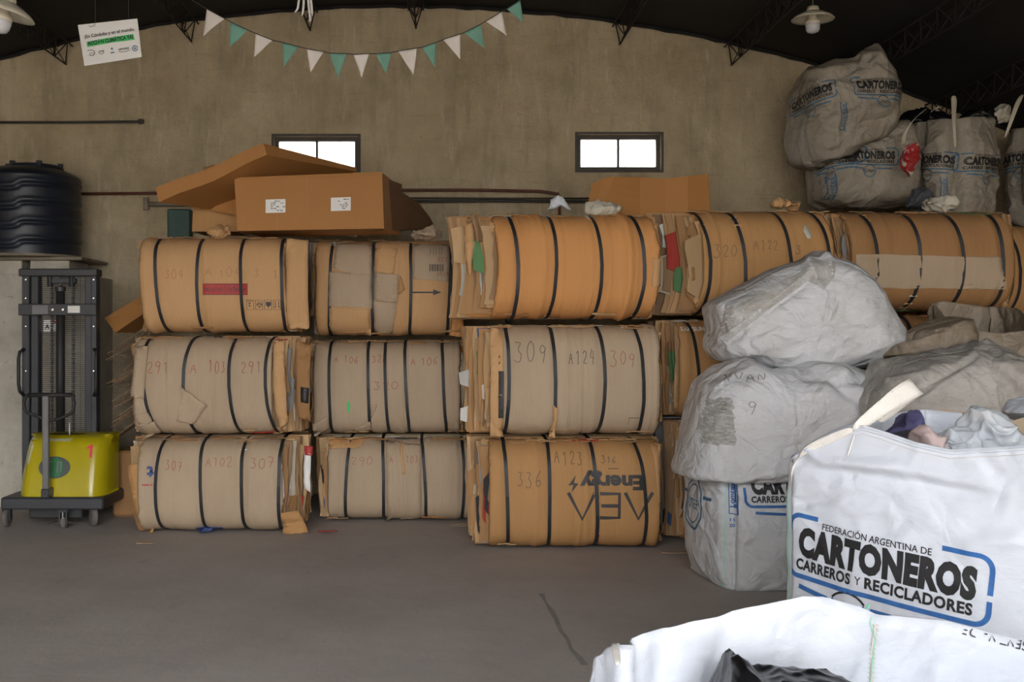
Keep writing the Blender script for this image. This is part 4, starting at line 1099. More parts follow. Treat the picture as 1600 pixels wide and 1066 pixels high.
def cardpiece(name, corners, D0, mat, label, thick=.006, cat='cardboard', t2=None):
    V = [P(*c) for c in corners]; n = (V[1]-V[0]).cross(V[2]-V[0]).normalized()*thick
    k = len(V); F = [tuple(range(k)), tuple(range(k, 2*k))[::-1]] + [(i, (i+1) % k, k+(i+1) % k, k+i) for i in range(k)]
    return mesh(name, V+[v+n for v in V], F, mat, thing=(label, cat))
cardpiece('cardboard_piece', [(1425,642,4.7),(1490,640,4.7),(1492,735,4.6),(1440,735,4.6)], 0, M['c_tan'], 'flat tan cardboard piece behind the purple cloth at the back of the big bag')
cardpiece('cardboard_piece', [(1480,645,4.66),(1550,642,4.66),(1562,735,4.55),(1480,735,4.55)], 0, M['c_warm'], 'flat brown cardboard piece standing behind the peaked plastic film')
cardpiece('cardboard_piece', [(1562,664,4.3),(1640,640,4.2),(1640,710,4.15),(1578,700,4.25)], 0, M['c_tan'], 'cardboard corner at right edge above the big bag rim')
heap('plastic_bag', [(1582,645),(1596,628),(1630,618),(1660,650),(1640,690),(1600,660)], 4.5, .15, .15, M['bag_new'], 'white plastic bag corner at the right edge above the cardboard', 'bag', 37, .5)

# -- open bag nearest the camera
DN = 2.78
fc = [P(0,0,1.9).x, 0]
NBk = [(.12, 1.80), (1.55, 1.80), (1.52, 2.86), (.40, 2.50)]   # near left, near right, far right, far left
def zn_(py, D): return P(0, py, D).z
rimN = [(0,.70),(1,.76),(1.6,.80),(1.95,zn_(1010,2.8))]+[(2+t, zn_(y, 2.86-.36*t)) for t,y in ((.02,1003),(.12,990),(.22,974),(.33,966),(.42,960),(.46,948),(.55,932),(.60,931),(.67,943),(.72,950),(.78,965),(.84,972),(.89,984),(.95,992),(1.0,1006))]+[(3.1,zn_(1012,2.43)),(3.2,zn_(1028,2.36)),(3.35,.845),(3.6,.78),(4,.74)]
r2 = empty('bulk_bag', (.95, 2.36, 0), 'open white bulk bag nearest the camera, its bare inside showing, at bottom right', 'bulk bag')
FN = [(1055,985,1100,1066,10,.01),(1290,935,1310,1060,14,-.006)]
_, bvN = bulk(NBk, .003, lambda s: interp(rimN, s), M['bag_new'], parent=r2, seed=41, amp=.55, bul=.05, inner=.62, nth=320, nz_=50, st=(1.4,1.4,1.2), rc=.035, folds=FN)
# seam and inside mirrored lettering on the turned rim
NI = Vector((0, -1, .12)).normalized()
decal('inner_seam', join2d([stroke2d([(0,0),(.01,-.5)], .010)]), P(1357, 972, 2.75), Vector((1,0,0)), Vector((0,0,1)), NI, bvN, M['stitch'], r2, e=.03, off=.003)
decal('seam_stitching', join2d([stroke2d([(x, -.012*i), (x+.006, -.012*i-.006)], .0016) for i in range(34) for x in (-.006, .006)]), P(1357, 972, 2.74), Vector((1,0,0)), Vector((0,0,1)), NI, bvN, M['foam'], r2, e=.03, off=.006)
decal('seam_thread', stroke2d([(0,.03),(-.01,0),(.01,-.04),(.0,-.4)], .0022), P(1352, 968, 2.75), Vector((1,0,0)), Vector((0,0,1)), NI, bvN, M['green_thread'], r2, e=.03, off=.007)
decal('printed_wording', text2d('ARGENTINA DE', .036, .004, fit=.24), P(1652, 1016, 2.8), Vector((-.95,0,.26)).normalized(), Vector((-.26,0,-.95)), NI, bvN, M['print_grey'], r2, e=.03, off=.004)
MB().tube([P(1352,975,2.70), P(1350,958,2.76), P(1358,945,2.79)], .0025, 5).build('green_tie', M['green_thread'], r2)
band([P(966,1040,2.30), P(962,1018,2.36), P(960,1003,2.42), P(964,1010,2.5), P(972,1045,2.5)], [(.008,.003,0)]*5, 'corner_webbing', M['webbing'], r2)
# black rubbish bag inside it
sack('rubbish_bag', [(1146,1052),(1150,1036),(1160,1030),(1171,1039),(1184,1058),(1205,1070),(1235,1064),(1290,1064),(1335,1072),(1400,1115),(1420,1200),(1300,1260),(1120,1240),(1110,1120)], 2.35, .10, .2, M['black_plastic'], e1=.5, e2=.8, amp=.35, st=(2.2,2.2,2.2), seed=44, sm=0, c=(1200,1130),
     thing=('black plastic rubbish bag with a twisted end inside the nearest open bag', 'rubbish bag'))

# -- bulk bags high at the right back
ZT = b14.zt + .01
GHB = 'printed bulk bags high at the back right'
def hlogo(bv, root, px, py, D, az, width=.6, L=None, roll=0):
    """az: compass of the face, 0 = facing the camera, negative = facing left"""
    a = radians(az); N = Vector((sin(a), -cos(a), 0)); U = Vector((cos(a), sin(a), 0)); cr_, sr_ = cos(radians(roll)), sin(radians(roll)); Z = Vector((0,0,1))
    Ur = U*cr_ + Z*sr_; Vr = Z*cr_ - U*sr_
    O = P(px, py, D) - Ur*(width*.5)
    put_logo(bv, root, O, Ur, Vr, N, width, L=LOGO, e=.05, bm=M['fb_blue'], off=.005)
def vlabel(bv, root, px, py, D, h, az=0):
    a = radians(az); N = Vector((sin(a), -cos(a), 0)); U = Vector((cos(a), sin(a), 0))
    g = join2d([stroke2d([(0,0),(0,h)], .008), stroke2d([(.05,0),(.05,h)], .008), move2d(text2d('Lomtex', .062, .003, fit=h*.9), .045, h*.05, rot=pi/2)])
    decal('maker_label', g, P(px, py, D), U, Vector((0,0,1)), N, bv, M['fb_blue'], root, e=.04, off=.005)
F1 = [(1262,118,1320,108,5,.03),(1290,130,1350,100,6,-.03),(1355,85,1335,120,5,.025),(1365,100,1384,118,4,.03),(1300,185,1385,165,7,.02),(1310,200,1388,185,6,-.025),(1330,225,1388,205,6,.025),(1245,165,1300,160,6,-.01),(1255,255,1340,232,5,.02),(1310,150,1308,230,4,.02),(1320,125,1380,118,5,-.02)]
h1, bh1 = sack('bulk_bag', [(1240,238),(1237,190),(1239,145),(1258,116),(1285,106),(1318,104),(1340,90),(1352,76),(1358,78),(1368,104),(1384,118),(1391,150),(1390,190),(1384,212),(1345,230),(1312,248),(1282,262),(1258,262),(1245,254)],
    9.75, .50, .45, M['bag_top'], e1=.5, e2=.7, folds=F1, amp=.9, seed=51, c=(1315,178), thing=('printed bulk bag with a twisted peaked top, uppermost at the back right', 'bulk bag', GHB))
hlogo(bh1, h1, 1262, 153, 9.4, -35, .43, roll=10); hlogo(bh1, h1, 1359, 144, 9.4, 22, .43, roll=0); vlabel(bh1, h1, 1309, 207, 9.3, .24)
h2, bh2 = sack('bulk_bag', [(1270,262),(1290,252),(1340,226),(1375,200),(1400,194),(1412,205),(1416,260),(1415,310),(1406,327),(1290,327),(1271,315)],
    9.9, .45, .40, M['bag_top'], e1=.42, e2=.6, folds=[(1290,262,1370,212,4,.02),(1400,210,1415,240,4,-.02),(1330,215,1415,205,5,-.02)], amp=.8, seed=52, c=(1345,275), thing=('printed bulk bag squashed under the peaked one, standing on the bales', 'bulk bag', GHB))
hlogo(bh2, h2, 1374, 243, 9.3, 8, .42, roll=-1); hlogo(bh2, h2, 1283, 250, 9.5, -55, .43, roll=6); vlabel(bh2, h2, 1318, 310, 9.2, .24)
def hopen(lft, front, rgt, D, rim_px, seed, label, lean=0):
    z0 = b14.zt + .012
    A_ = P(lft,0,D); Bf = P(front,0,D-.42); C_ = P(rgt,0,D); cs = [(A_.x,D),(Bf.x,D-.42),(C_.x,D),(Bf.x,D+.42)]
    r = empty('bulk_bag', (Bf.x, D, z0), label, 'bulk bag', GHB)
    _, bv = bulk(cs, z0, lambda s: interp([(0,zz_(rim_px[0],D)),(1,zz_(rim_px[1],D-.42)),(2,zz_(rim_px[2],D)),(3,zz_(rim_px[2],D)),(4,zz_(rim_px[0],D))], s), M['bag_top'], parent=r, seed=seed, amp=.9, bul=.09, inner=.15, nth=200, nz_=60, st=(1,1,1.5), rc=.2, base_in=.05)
    return r, bv
def zz_(py, D): return P(0, py, D).z
h3, bh3 = hopen(1436, 1495, 1566, 9.7, (190,183,184), 53, 'printed open bulk bag with an upright loop and rubbish heaped over its rim')
hlogo(bh3, h3, 1444, 252, 9.4, -36, .42, roll=-6); hlogo(bh3, h3, 1541, 258, 9.4, 30, .43, roll=2); vlabel(bh3, h3, 1486, 313, 9.2, .22)
h4, bh4 = hopen(1590, 1662, 1730, 9.75, (200,190,190), 54, 'printed bulk bag cut off by the right edge of the picture')
hlogo(bh4, h4, 1572, 240, 9.4, -40, .43, roll=0)
band([P(1412,228,9.35), P(1412,212,9.3), P(1420,196,9.3), P(1434,180,9.35), P(1448,170,9.4)], [(.022,0,0),(.016,0,.006),(.014,0,.014),(.018,0,.018),(.02,0,.016)], 'lifting_loop', M['webbing_old'], h3)
band([P(1493,232,9.12), P(1491,205,9.12), P(1490,180,9.2), P(1491,160,9.3), P(1490,149,9.32)], [(.012,0,0),(.012,0,0),(.016,0,0),(.024,0,0),(.024,0,0)], 'lifting_loop', M['webbing_old'], h3)
band([P(1455,175,9.45), P(1462,168,9.5), P(1468,168,9.5)], [(.016,0,.012)]*3, 'lifting_loop', M['webbing_old'], h3)
band([P(1570,216,9.3), P(1578,195,9.3), P(1588,165,9.35), P(1597,147,9.4)], [(.012,0,.004),(.018,0,.01),(.026,0,.012),(.03,0,.014)], 'lifting_loop', M['webbing_old'], h4)
heap('bin_liner', [(1400,196),(1402,186),(1425,172),(1450,168),(1478,178),(1490,192),(1470,200)], 10.1, .12, .15, M['black_plastic'], 'dark bin liner lying behind the cream loop at the back right', 'bin liner', 61)
heap('bin_liner', [(1500,190),(1508,178),(1525,170),(1545,172),(1552,184),(1550,194)], 9.7, .12, .15, M['black_plastic'], 'dark bin liner on top of the open high bulk bag', 'bin liner', 62)
heap('crumpled_paper', [(1546,184),(1552,174),(1570,166),(1574,172),(1572,186),(1555,190)], 9.65, .08, .08, M['foam'], 'crumpled paper beside the dark liner on the high open bag', 'paper', 63)
heap('snack_wrapper', [(1411,250),(1414,230),(1424,222),(1434,232),(1432,258),(1426,274),(1416,270)], 9.1, .04, .06, M['wrapper'], 'red and white plastic wrapper wedged between the high bulk bags', 'wrapper', 64)
heap('dark_bag', [(1412,325),(1416,308),(1435,298),(1455,300),(1466,314),(1466,325)], 9.15, .1, .1, M['cloth_dark'], 'dark round bag lying below the open high bulk bag on the bales', 'bag', 65)

# ------------------------------------------------------------------ loose things on the bales
def crumple(cx_, cy_, D, wpx, hpx, mat, label, cat, seed, name='crumpled_cardboard'):
    R = random.Random(seed); pts = []
    for k in range(9):
        t = 2*pi*k/9; pts.append((cx_+wpx/2*cos(t)*R.uniform(.75,1.1), cy_-hpx/2*sin(t)*R.uniform(.75,1.1)))
    return heap(name, pts, D, .07, .09, mat, label, cat, seed, 1.6)
crumple(340, 362, D1+.22, 46, 16, M['c_warm'], 'crumpled cardboard on the left bale in front of the labelled box', 'cardboard', 71)
crumple(560, 362, D2+.25, 44, 14, M['c_tan'], 'curled cardboard scrap under the labelled box on the second stack', 'cardboard', 72)
crumple(665, 366, D2+.2, 44, 13, M['c_tan'], 'crumpled scraps on the second stack right of the labelled box', 'cardboard', 73)
crumple(945, 326, D3+.25, 52, 12, M['foam'], 'lump of dirty white foam on top of the bright orange bale', 'foam', 74, 'foam_lump')
crumple(1470, 319, D4+.3, 60, 9, M['foam'], 'torn white paper lying on the far right bale', 'paper', 75, 'torn_paper')
crumple(1225, 320, D4+.3, 50, 9, M['c_warm'], 'torn cardboard scraps on the bale marked 320 A122', 'cardboard', 76)
heap('plastic_film', [(855,328),(862,312),(872,304),(882,310),(892,328),(878,320),(866,326)], D3+.35, .03, .04, M['film'], 'peaked scrap of clear plastic standing on the bright orange bale', 'plastic film', 77, .4)
# labelled cardboard box
def boxface(c8): return [(0,1,2,3),(4,7,6,5),(0,4,5,1),(3,2,6,7),(0,3,7,4),(1,5,6,2)]
DB = D1+.12
r = empty('cardboard_box', P(484, 362, DB+.3), 'long brown cardboard box with two white shipping labels, on top of left stacks', 'cardboard box')
zb_ = max(b11.zt, b12.zt)+.02
def pb(px, D, py): return P(px, py, D)
V = [pb(371,DB,361), pb(600,DB,357), pb(597,DB,270), pb(366,DB,279)]
k = Vector((.10, .55, 0)); V2 = [v+k for v in V]; V2[2].z -= .02; V2[3].z -= .0
mesh('box_body', V+V2, boxface(0), M['c_box'], r)
mesh('box_flap', [V[3]+Vector((0,-.006,.006)), V[2]+Vector((0,-.006,.006)), V[2]+Vector((.004,-.008,-.022)), V[3]+Vector((.01,-.008,-.014))], [(0,1,2,3)], M['c_box'], r)
for (x0, y0, x1, y1) in ((415,312,446,333), (517,309,548,330)):
    a, b, c, d = P(x0,y1,DB-.004), P(x1,y1-1,DB-.004), P(x1,y0-1,DB-.004), P(x0,y0,DB-.004)
    l = mesh('shipping_label', [a,b,c,d], [(0,1,2,3)], M['paper'], r, label='white printed label')
    R = random.Random(x0); mb = MB(); kk = DB/FP
    for ln in range(6):
        xx = x0 + (8 if ln else 14)
        while xx < x1-4:
            ww = R.uniform(1.5, 5)
            if R.random() < .62:
                p = P(xx, y0+3+ln*2.9, DB-.006); mb.add([p, p+Vector((ww*kk,0,0)), p+Vector((ww*kk,0,1.2*kk)), p+Vector((0,0,1.2*kk))], [(0,1,2,3)])
            xx += ww+1.2
    mb.build('label_print', M['print_grey'], l)
# box behind it with bowed open flap, its board darkened in place of shade
r = empty('cardboard_box', P(630, 360, DB+.75), 'cardboard box with shade in its colour and a curved side, behind the labelled box', 'cardboard box')
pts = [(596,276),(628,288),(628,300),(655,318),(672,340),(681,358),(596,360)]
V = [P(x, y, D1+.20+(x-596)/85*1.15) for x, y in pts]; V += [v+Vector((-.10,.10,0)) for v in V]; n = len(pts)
M['c_shaded'] = card('cardboard_shaded', (.16, .075, .03), dirt=.2)
mesh('box_body', V, [tuple(range(n))[::-1], tuple(range(n, 2*n))] + [(i, (i+1) % n, n+(i+1) % n, n+i) for i in range(n)], M['c_shaded'], r)
# smaller box at the left under the tilted tray
r = empty('cardboard_box', P(333, 360, D1+.5), 'smaller open cardboard box left of the labelled box, under the tilted tray', 'cardboard box')
V = [P(300,362,D1+.55), P(372,362,D1+.55), P(372,305,D1+.55), P(302,313,D1+.55)]; V += [v+Vector((.02,.4,0)) for v in V]
mesh('box_body', V, boxface(0), M['c_brown'], r)
mesh('box_flap', [P(312,326,D1+.54), P(310,311,D1+.54), P(333,302,D1+.50), P(374,305,D1+.50), P(374,337,D1+.40)], [(0,1,2,3,4)], M['c_box'], r)
# big flat tray tilted over them
A0, A1 = P(243,294,D1+.05), P(411,224,D1-.05); A0b, A1b = P(249,316,D1+.05), P(417,242,D1-.05)
B1, B1b = P(557,262,D1+.85), P(557,268,D1+.85); B0 = A0 + (B1-A1)*.9; B0b = B0+Vector((0,0,-.07))
V = [A0b, A1b, A1, A0, B0b, B1b, B1, B0]
# slight sag along the long side
def lerpq(a, b, t): return a+(b-a)*t
nS = 10; VV = []; FF = []
for i in range(nS+1):
    t = i/nS; sag = -.012*sin(pi*t)+ .008*sin(3*pi*t)
    for a, b in ((A0b,A1b),(A0,A1),(B0,B1),(B0b,B1b)): VV.append(lerpq(a, b, t)+Vector((0,0,sag)))
for i in range(nS):
    for q in range(4): FF.append((i*4+q, (i+1)*4+q, (i+1)*4+(q+1) % 4, i*4+(q+1) % 4))
FF += [(0,1,2,3), (nS*4+3,nS*4+2,nS*4+1,nS*4)]
mesh('cardboard_tray', VV, FF, M['c_box'], thing=('long shallow cardboard tray tilted over the boxes on the left stacks', 'cardboard tray'))
cardpiece('cardboard_piece', [(317,262,9.4),(333,257,9.4),(350,262,9.4),(352,366,9.4),(319,366,9.4)], 0, M['c_dim'], 'corner of a dark cardboard sheet behind the tilted tray')
MB().bbox(P(262,0,10.7).x, P(298,0,10.7).x, 10.68, WD-.002, P(0,378,10.7).z, P(0,327,10.7).z).build('electrical_box', M['green_box'], thing=('dark green metal box on the wall behind the leftmost stack', 'metal box'))
# curved sheet on third and fourth stacks
DC = D3+.55
top = [(925,287,.05),(945,278,.02),(960,276,.0),(1000,277,.12),(1040,279,.16),(1075,275,.12),(1106,272,.0)]
bot = [(918,322,.05),(925,330,.02),(935,338,.0),(1000,338,.12),(1040,338,.16),(1075,336,.12),(1110,336,.0)]
V = []
nn = 5
for (a, b) in zip(top, bot):
    for j in range(nn+1):
        t = j/nn; V.append(P(a[0]+(b[0]-a[0])*t, a[1]+(b[1]-a[1])*t, DC+a[2]-.05*t))
F = [(i*(nn+1)+j, i*(nn+1)+j+1, (i+1)*(nn+1)+j+1, (i+1)*(nn+1)+j) for i in range(6) for j in range(nn)]
o = mesh('cardboard_sheet', V, F, M['c_box'], thing=('large bent orange-brown cardboard sheet standing on bales below the right window', 'cardboard sheet'))
md = o.modifiers.new('t', 'SOLIDIFY'); md.thickness = .008

# leaning flattened cardboard between stacker and bales
R = random.Random(3)
x0, x1 = P(165,0,9.9).x, P(222,0,9.6).x
cardpiece('flattened_box', [(163,497,9.7),(222,462,9.5),(222,492,9.5),(180,520,9.7)], 0, M['c_box'], 'orange cardboard box end sticking out beside the leftmost stack top', thick=.25)
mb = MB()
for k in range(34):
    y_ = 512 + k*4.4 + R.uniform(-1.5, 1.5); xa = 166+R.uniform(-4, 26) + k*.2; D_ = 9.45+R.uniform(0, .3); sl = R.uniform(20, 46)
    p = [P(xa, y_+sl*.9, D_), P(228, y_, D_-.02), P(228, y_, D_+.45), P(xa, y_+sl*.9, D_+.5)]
    c = R.choice([(.22,.13,.07),(.17,.10,.055),(.28,.17,.09),(.13,.085,.05)])  # board tones darkened to carry the shade of this gap
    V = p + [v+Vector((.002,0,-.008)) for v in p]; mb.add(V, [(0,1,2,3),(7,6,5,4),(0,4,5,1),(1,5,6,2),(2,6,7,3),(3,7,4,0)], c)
o = mb.build('flattened_boxes', M['layers'], cols=True, thing=('slanting pile of flattened cardboard, shade in its colour, between the yellow stacker and bales', 'cardboard pile')); o['kind'] = 'stuff'
z_ = P(0,700,9.5).z
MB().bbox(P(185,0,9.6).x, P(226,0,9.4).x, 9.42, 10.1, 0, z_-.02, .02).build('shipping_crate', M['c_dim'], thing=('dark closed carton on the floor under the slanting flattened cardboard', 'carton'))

# ------------------------------------------------------------------ wall pipes
def pipe(pts, rad, mat, label, name='wall_pipe', ends=True):
    r = empty(name, pts[0], label, 'pipe'); b = MB().tube(pts, rad, 8); b.build('pipe', mat, r, smooth=True)
    return r
r = pipe([P(-60,191,WD-.05), P(100,191,WD-.05), P(216,190,WD-.05)], .011, M['pipe_dark'], 'thin horizontal rod on the upper left wall ending in a knob')
MB().lathe(0, 0, [(.0,0),(.022,.0),(.026,.02),(.022,.05),(0,.05)], 10, M=Matrix.Translation(P(219,190,WD-.05)) @ Matrix.Rotation(radians(90),4,'Y') @ Matrix.Translation((0,0,-.02))).build('end_knob', M['pipe_dark'], r)
MB().tube([P(-60,193,WD-.03), P(214,192.5,WD-.03)], .006, 6).build('cable', M['pipe_grey'], r)
pipe([P(118,303,WD-.05), P(245,302,WD-.05), P(430,300,WD-.05), P(640,297,WD-.05), P(740,297,WD-.05), P(845,299,WD-.05), P(872,303,WD-.05), P(874,318,WD-.05), P(874,345,WD-.05)], .014, M['rust'], 'rust-red water pipe along the back wall at box height')
r = pipe([P(228,319,WD-.06), P(300,319,WD-.06), P(560,312,WD-.06)], .022, M['pipe_grey'], 'thick crusty old pipe stub on the wall above the green box')
MB().tube([P(228,309,WD-.06), P(228,328,WD-.06)], .028, 8).build('tee_fitting', M['pipe_grey'], r)
pipe([P(560,309,WD-.05), P(800,310,WD-.05), P(925,310,WD-.05)], .008, M['pipe_dark'], 'thin dark pipe on the wall just below the rust-red one')
pipe([P(560,315,WD-.05), P(760,314,WD-.05), P(925,315,WD-.05)], .014, M['pipe_dark'], 'lowest dark pipe on the wall behind the second stack')

# ------------------------------------------------------------------ water tank and its platform
xb0, xb1 = XL+.01, P(163,0,9.95).x
MB().box(xb0, P(134,0,9.98).x, 9.98, WD-.01, 0, P(0,430,9.98).z).build('masonry_base', M['white_wall'], thing=('low whitewashed masonry wall behind the yellow stacker', 'wall block'))
zt_ = P(0,430,9.98).z
for i, (a, b) in enumerate(((-70,-6),(-2,34),(40,44),(47,108))):
    if b-a < 8: continue
    MB().bbox(P(a,0,10.05).x, P(b,0,10.05).x, 10.05, 10.6, zt_, P(0,407,10.05).z-.0, .006).build('concrete_block', M['white_wall'], thing=(['concrete block leftmost under the tank slab','concrete block under the tank slab, left of the stacker mast','','concrete block under the tank slab, above the stacker mast'][i], 'concrete block'))
zs = P(0,407,10.05).z
r = MB().bbox(P(-80,0,10.0).x, P(128,0,10.0).x, 10.0, WD-.02, zs, P(0,403,10.0).z+.01, .006).build('tank_slab', M['pipe_grey'], thing=('thin concrete slab carrying the black water tank', 'slab'))
tz = P(0,403,10.0).z+.012; tx, ty, tr = P(44,0,10.3).x, 10.29, .47
r = empty('water_tank', (tx, ty, tz), 'black ribbed plastic water tank on a slab at the left edge', 'water tank')
th = P(0,282,10.33).z - tz
nth, nzz = 96, 90; V = []; F = []
prof = []
for j in range(nzz+1):
    t = j/nzz; V_ = []
    for k in range(nth):
        a = 2*pi*k/nth - pi/2
        # ribs dip in front of each moulded notch
        rel = ((a + pi/2 + .1 + pi/6) % (pi/1.5)) - pi/6 if False else 0
        u = (a+pi/2+pi) % (2*pi)-pi
        notch = .045*max(0, min(1, (.42-abs(u+.18))/.14))
        z = tz + th*t
        rr = tr - .014*max(0, t-.9)*10*.0
        zz2 = (z-tz+notch)
        rib = 0
        for q in range(4):
            zc_ = th*(.17+.235*q); dd = zz2-zc_
            rib += -.016*math.exp(-(dd/.014)**2) + .008*math.exp(-((dd-.035)/.02)**2)
        V.append(Vector((tx+(rr+rib)*cos(a), ty+(rr+rib)*sin(a), z)))
for rr, dz in ((tr-.01,.015),(tr-.05,.045),(tr-.12,.075),(tr-.19,.095),(.24,.10)):
    for k in range(nth):
        a = 2*pi*k/nth-pi/2; V.append(Vector((tx+rr*cos(a), ty+rr*sin(a), tz+th+dz)))
rows = nzz+1+5
for j in range(rows-1):
    for k in range(nth): F.append((j*nth+k, j*nth+(k+1) % nth, (j+1)*nth+(k+1) % nth, (j+1)*nth+k))
F.append(tuple((rows-1)*nth+k for k in range(nth)))
mesh('tank_body', V, F, M['tank'], r, smooth=True)
lz = tz+th+.10; mb = MB().lathe(tx+.06, ty, [(.23,lz-.02),(.255,lz-.015),(.262,lz+.0),(.255,lz+.015),(.22,lz+.028),(.1,lz+.035),(0.01,lz+.036)], 40)
for q in range(6):
    a = q*pi/3; mb.box(tx+.06+.24*cos(a)-.02, tx+.06+.24*cos(a)+.02, ty+.24*sin(a)-.02, ty+.24*sin(a)+.02, lz, lz+.045)
mb.build('lid', M['tank'], r, smooth=False)
mb = MB().lathe(tx, ty, [(tr+.012,tz),(tr+.012,tz+.02),(tr,tz+.022)], 64); mb.build('base_ring', M['pipe_grey'], r, smooth=False)

# ------------------------------------------------------------------ pedestrian pallet stacker
DS = FP*HC/306                                 # front casters
rs_ = empty('pallet_stacker', (P(92,0,DS).x, DS+.3, 0), 'yellow and black pedestrian pallet stacker with the number 1, at left', 'pallet stacker')
X = lambda px, D=DS: P(px, 0, D).x
Z = lambda py, D=DS: P(0, py, D).z
# body cowl: front tapers toward the top
def cowl():
    V = []; F = []; nX, nZ = 28, 18; y0 = DS+.02; dpt = .42
    zb, zt = Z(777), Z(686)
    for j in range(nZ+1):
        t = j/nZ; z = zb+(zt-zb)*t
        xl = X(19)+(X(27)-X(19))*(t**1.6); xr = X(161); 
        slope = .10*t**1.5 + (.05*max(0,(t-.9)/.1)**2)
        for i in range(nX+1):
            u = i/nX; x = xl+(xr-xl)*u
            e = min(u, 1-u)/.16; cur = .16*(max(0, 1-e))**2.2 * (1.0 if u < .5 else .75)
            V.append(Vector((x + (.012*t if u < .1 else 0), y0+slope+cur, z)))
    for j in range(nZ):
        for i in range(nX):
            a = j*(nX+1)+i; F.append((a, a+1, a+nX+2, a+nX+1))
    b = len(V)
    # top and sides to the back
    tb = [V[nZ*(nX+1)+i] for i in range(nX+1)]
    for i in range(nX+1): v = tb[i].copy(); v.y = y0+.20; v.z += .018; V.append(v)
    for i in range(nX+1): v = tb[i].copy(); v.y = y0+dpt; v.z += .02; V.append(v)
    for i in range(nX):
        a = nZ*(nX+1)+i; F.append((a, a+1, b+i+1, b+i)); F.append((b+i, b+i+1, b+nX+2+i, b+nX+1+i))
    s0 = len(V)
    for j in range(nZ+1):
        for i in (0, nX): v = V[j*(nX+1)+i].copy(); v.y = y0+dpt; V.append(v)
    for j in range(nZ):
        a = j*(nX+1); F.append((a+nX+1, a, s0+2*j, s0+2*j+2)) if False else F.append((a, a+nX+1, s0+2*j+2, s0+2*j))
        a = j*(nX+1)+nX; F.append((a+nX+1, a, s0+2*j+1, s0+2*j+3))
    # close the corner gap between side sheet and top sheet, and the back
    F.append((nZ*(nX+1), b, b+nX+1, s0+2*nZ)); F.append((nZ*(nX+1)+nX, s0+2*nZ+1, b+2*nX+1, b+nX))
    F.append((s0, s0+1, s0+2*nZ+1, s0+2*nZ))
    return V, F
V, F = cowl(); bc = BVHTree.FromPolygons(V, F)
cw = mesh('body_cowl', V, F, M['yellow'], rs_, smooth=True); md = cw.modifiers.new('b', 'BEVEL'); md.width = .008; md.segments = 2; md.limit_method = 'ANGLE'
cy = lambda g, px, py, mat, nm, off=.002: decal(nm, g, P(px, py, DS), Vector((1,0,0)), Vector((0,0,1)), Vector((0,-1,0)), bc, mat, rs_, off=off, e=.03)
cy(px2(poly2d(arc(0,0,1,0,350,35) and [(25*cos(radians(a)), 17*sin(radians(a))) for a in range(0,360,10)]), DS), 81.5, 732, M['oval'], 'round_badge')
cy(px2(poly2d([(15*cos(radians(a)), 15*sin(radians(a))) for a in range(0,360,12)]), DS), 81.5, 732, M['badge_green'], 'badge_disc', .004)
cy(px2(join2d([stroke2d([(-9,-8),(-9,6),(-4,10)], 3), stroke2d([(5,-8),(5,9),(10,9),(10,-6)], 2.5)]), DS), 81.5, 732, M['steel_grey'], 'badge_mark', .005)
cy(px2(join2d([poly2d([(0,0),(4,0),(4,20),(1,20),(-5,16),(-5,13),(0,14.5)])]), DS), 135, 717, M['pink'], 'painted_number')
cy(px2(poly2d([(-4,-6),(2,-22),(8,-34),(16,-40),(24,0),(2,2)]), DS), 24, 688, M['tape'], 'clear_tape'); cy(px2(rect2d(0,0,38,4), DS), 66, 692, M['tape'], 'clear_tape')
zt0 = Z(686)+.012
mb = MB(); Vv = [Vector((X(89)+.155*cos(a*pi/16), DS+.225+.065*sin(a*pi/16), zt0+.010)) for a in range(32)]
mb.add(Vv, [tuple(range(32))]); mb.build('top_recess', M['rubber'], rs_)
MB().tube([Vector((X(95.5), DS+.2, zt0)), Vector((X(95.5), DS+.2, zt0+.10))], .004, 6).build('release_rod', M['paper'], rs_)
# chassis
MB().bbox(X(3), X(163), DS-.03, DS+.55, Z(796), Z(777), .012).build('chassis_plate', M['steel_dark'], rs_)
MB().bbox(X(38), X(122), DS+.1, DS+.5, Z(814), Z(796), .01).build('drive_housing', M['rubber'], rs_)
def wheel(px, py, rad, wid, D, name='caster', yaw=0):
    mb = MB(); c = P(px, py, D); c.z = rad+.002
    Mx = Matrix.Translation(c) @ Matrix.Rotation(yaw, 4, 'Z') @ Matrix.Rotation(radians(90), 4, 'Y') @ Matrix.Translation((0,0,-wid/2))
    mb.lathe(0, 0, [(.01,0),(rad*.8,0),(rad,.01),(rad,wid-.01),(rad*.8,wid),(.01,wid)], 28, M=Mx)
    o = mb.build(name, M['wheel'], rs_, smooth=False)
    mb = MB(); s = wid/2+.006
    Mf = Matrix.Translation(c) @ Matrix.Rotation(yaw, 4, 'Z')
    for sg in (-1, 1): mb.box(sg*s-.004, sg*s+.004, -.025, .025, -.02, rad+.05, M=Mf)
    mb.box(-s-.004, s+.004, -.03, .03, rad+.04, rad+.055, M=Mf)
    mb.build('caster_fork', M['steel_dark'], o)
    MB().tube([Mf @ Vector((-s-.012,0,0)), Mf @ Vector((s+.012,0,0))], .008, 8).build('axle', M['chrome'], o)
wheel(11, 812, .075, .045, DS+.06); wheel(146, 812, .085, .05, DS+.10, yaw=.5)
wheel(100, 815, .045, .04, DS+.0, name='drive_wheel')
MB().box(X(90), X(107), DS-.01, DS+.04, Z(799), Z(786)).build('foot_bracket', M['steel_dark'], rs_)
mb = MB().tube([P(98,799,DS-.02), P(98,815,DS-.02)], .010, 8); mb.tube([P(88,800,DS-.02), P(108,799,DS-.02)], .005, 6); mb.tube([P(93,803,DS-.02), P(92,815,DS-.02)], .004, 6); mb.tube([P(103,803,DS-.02), P(104,815,DS-.02)], .004, 6)
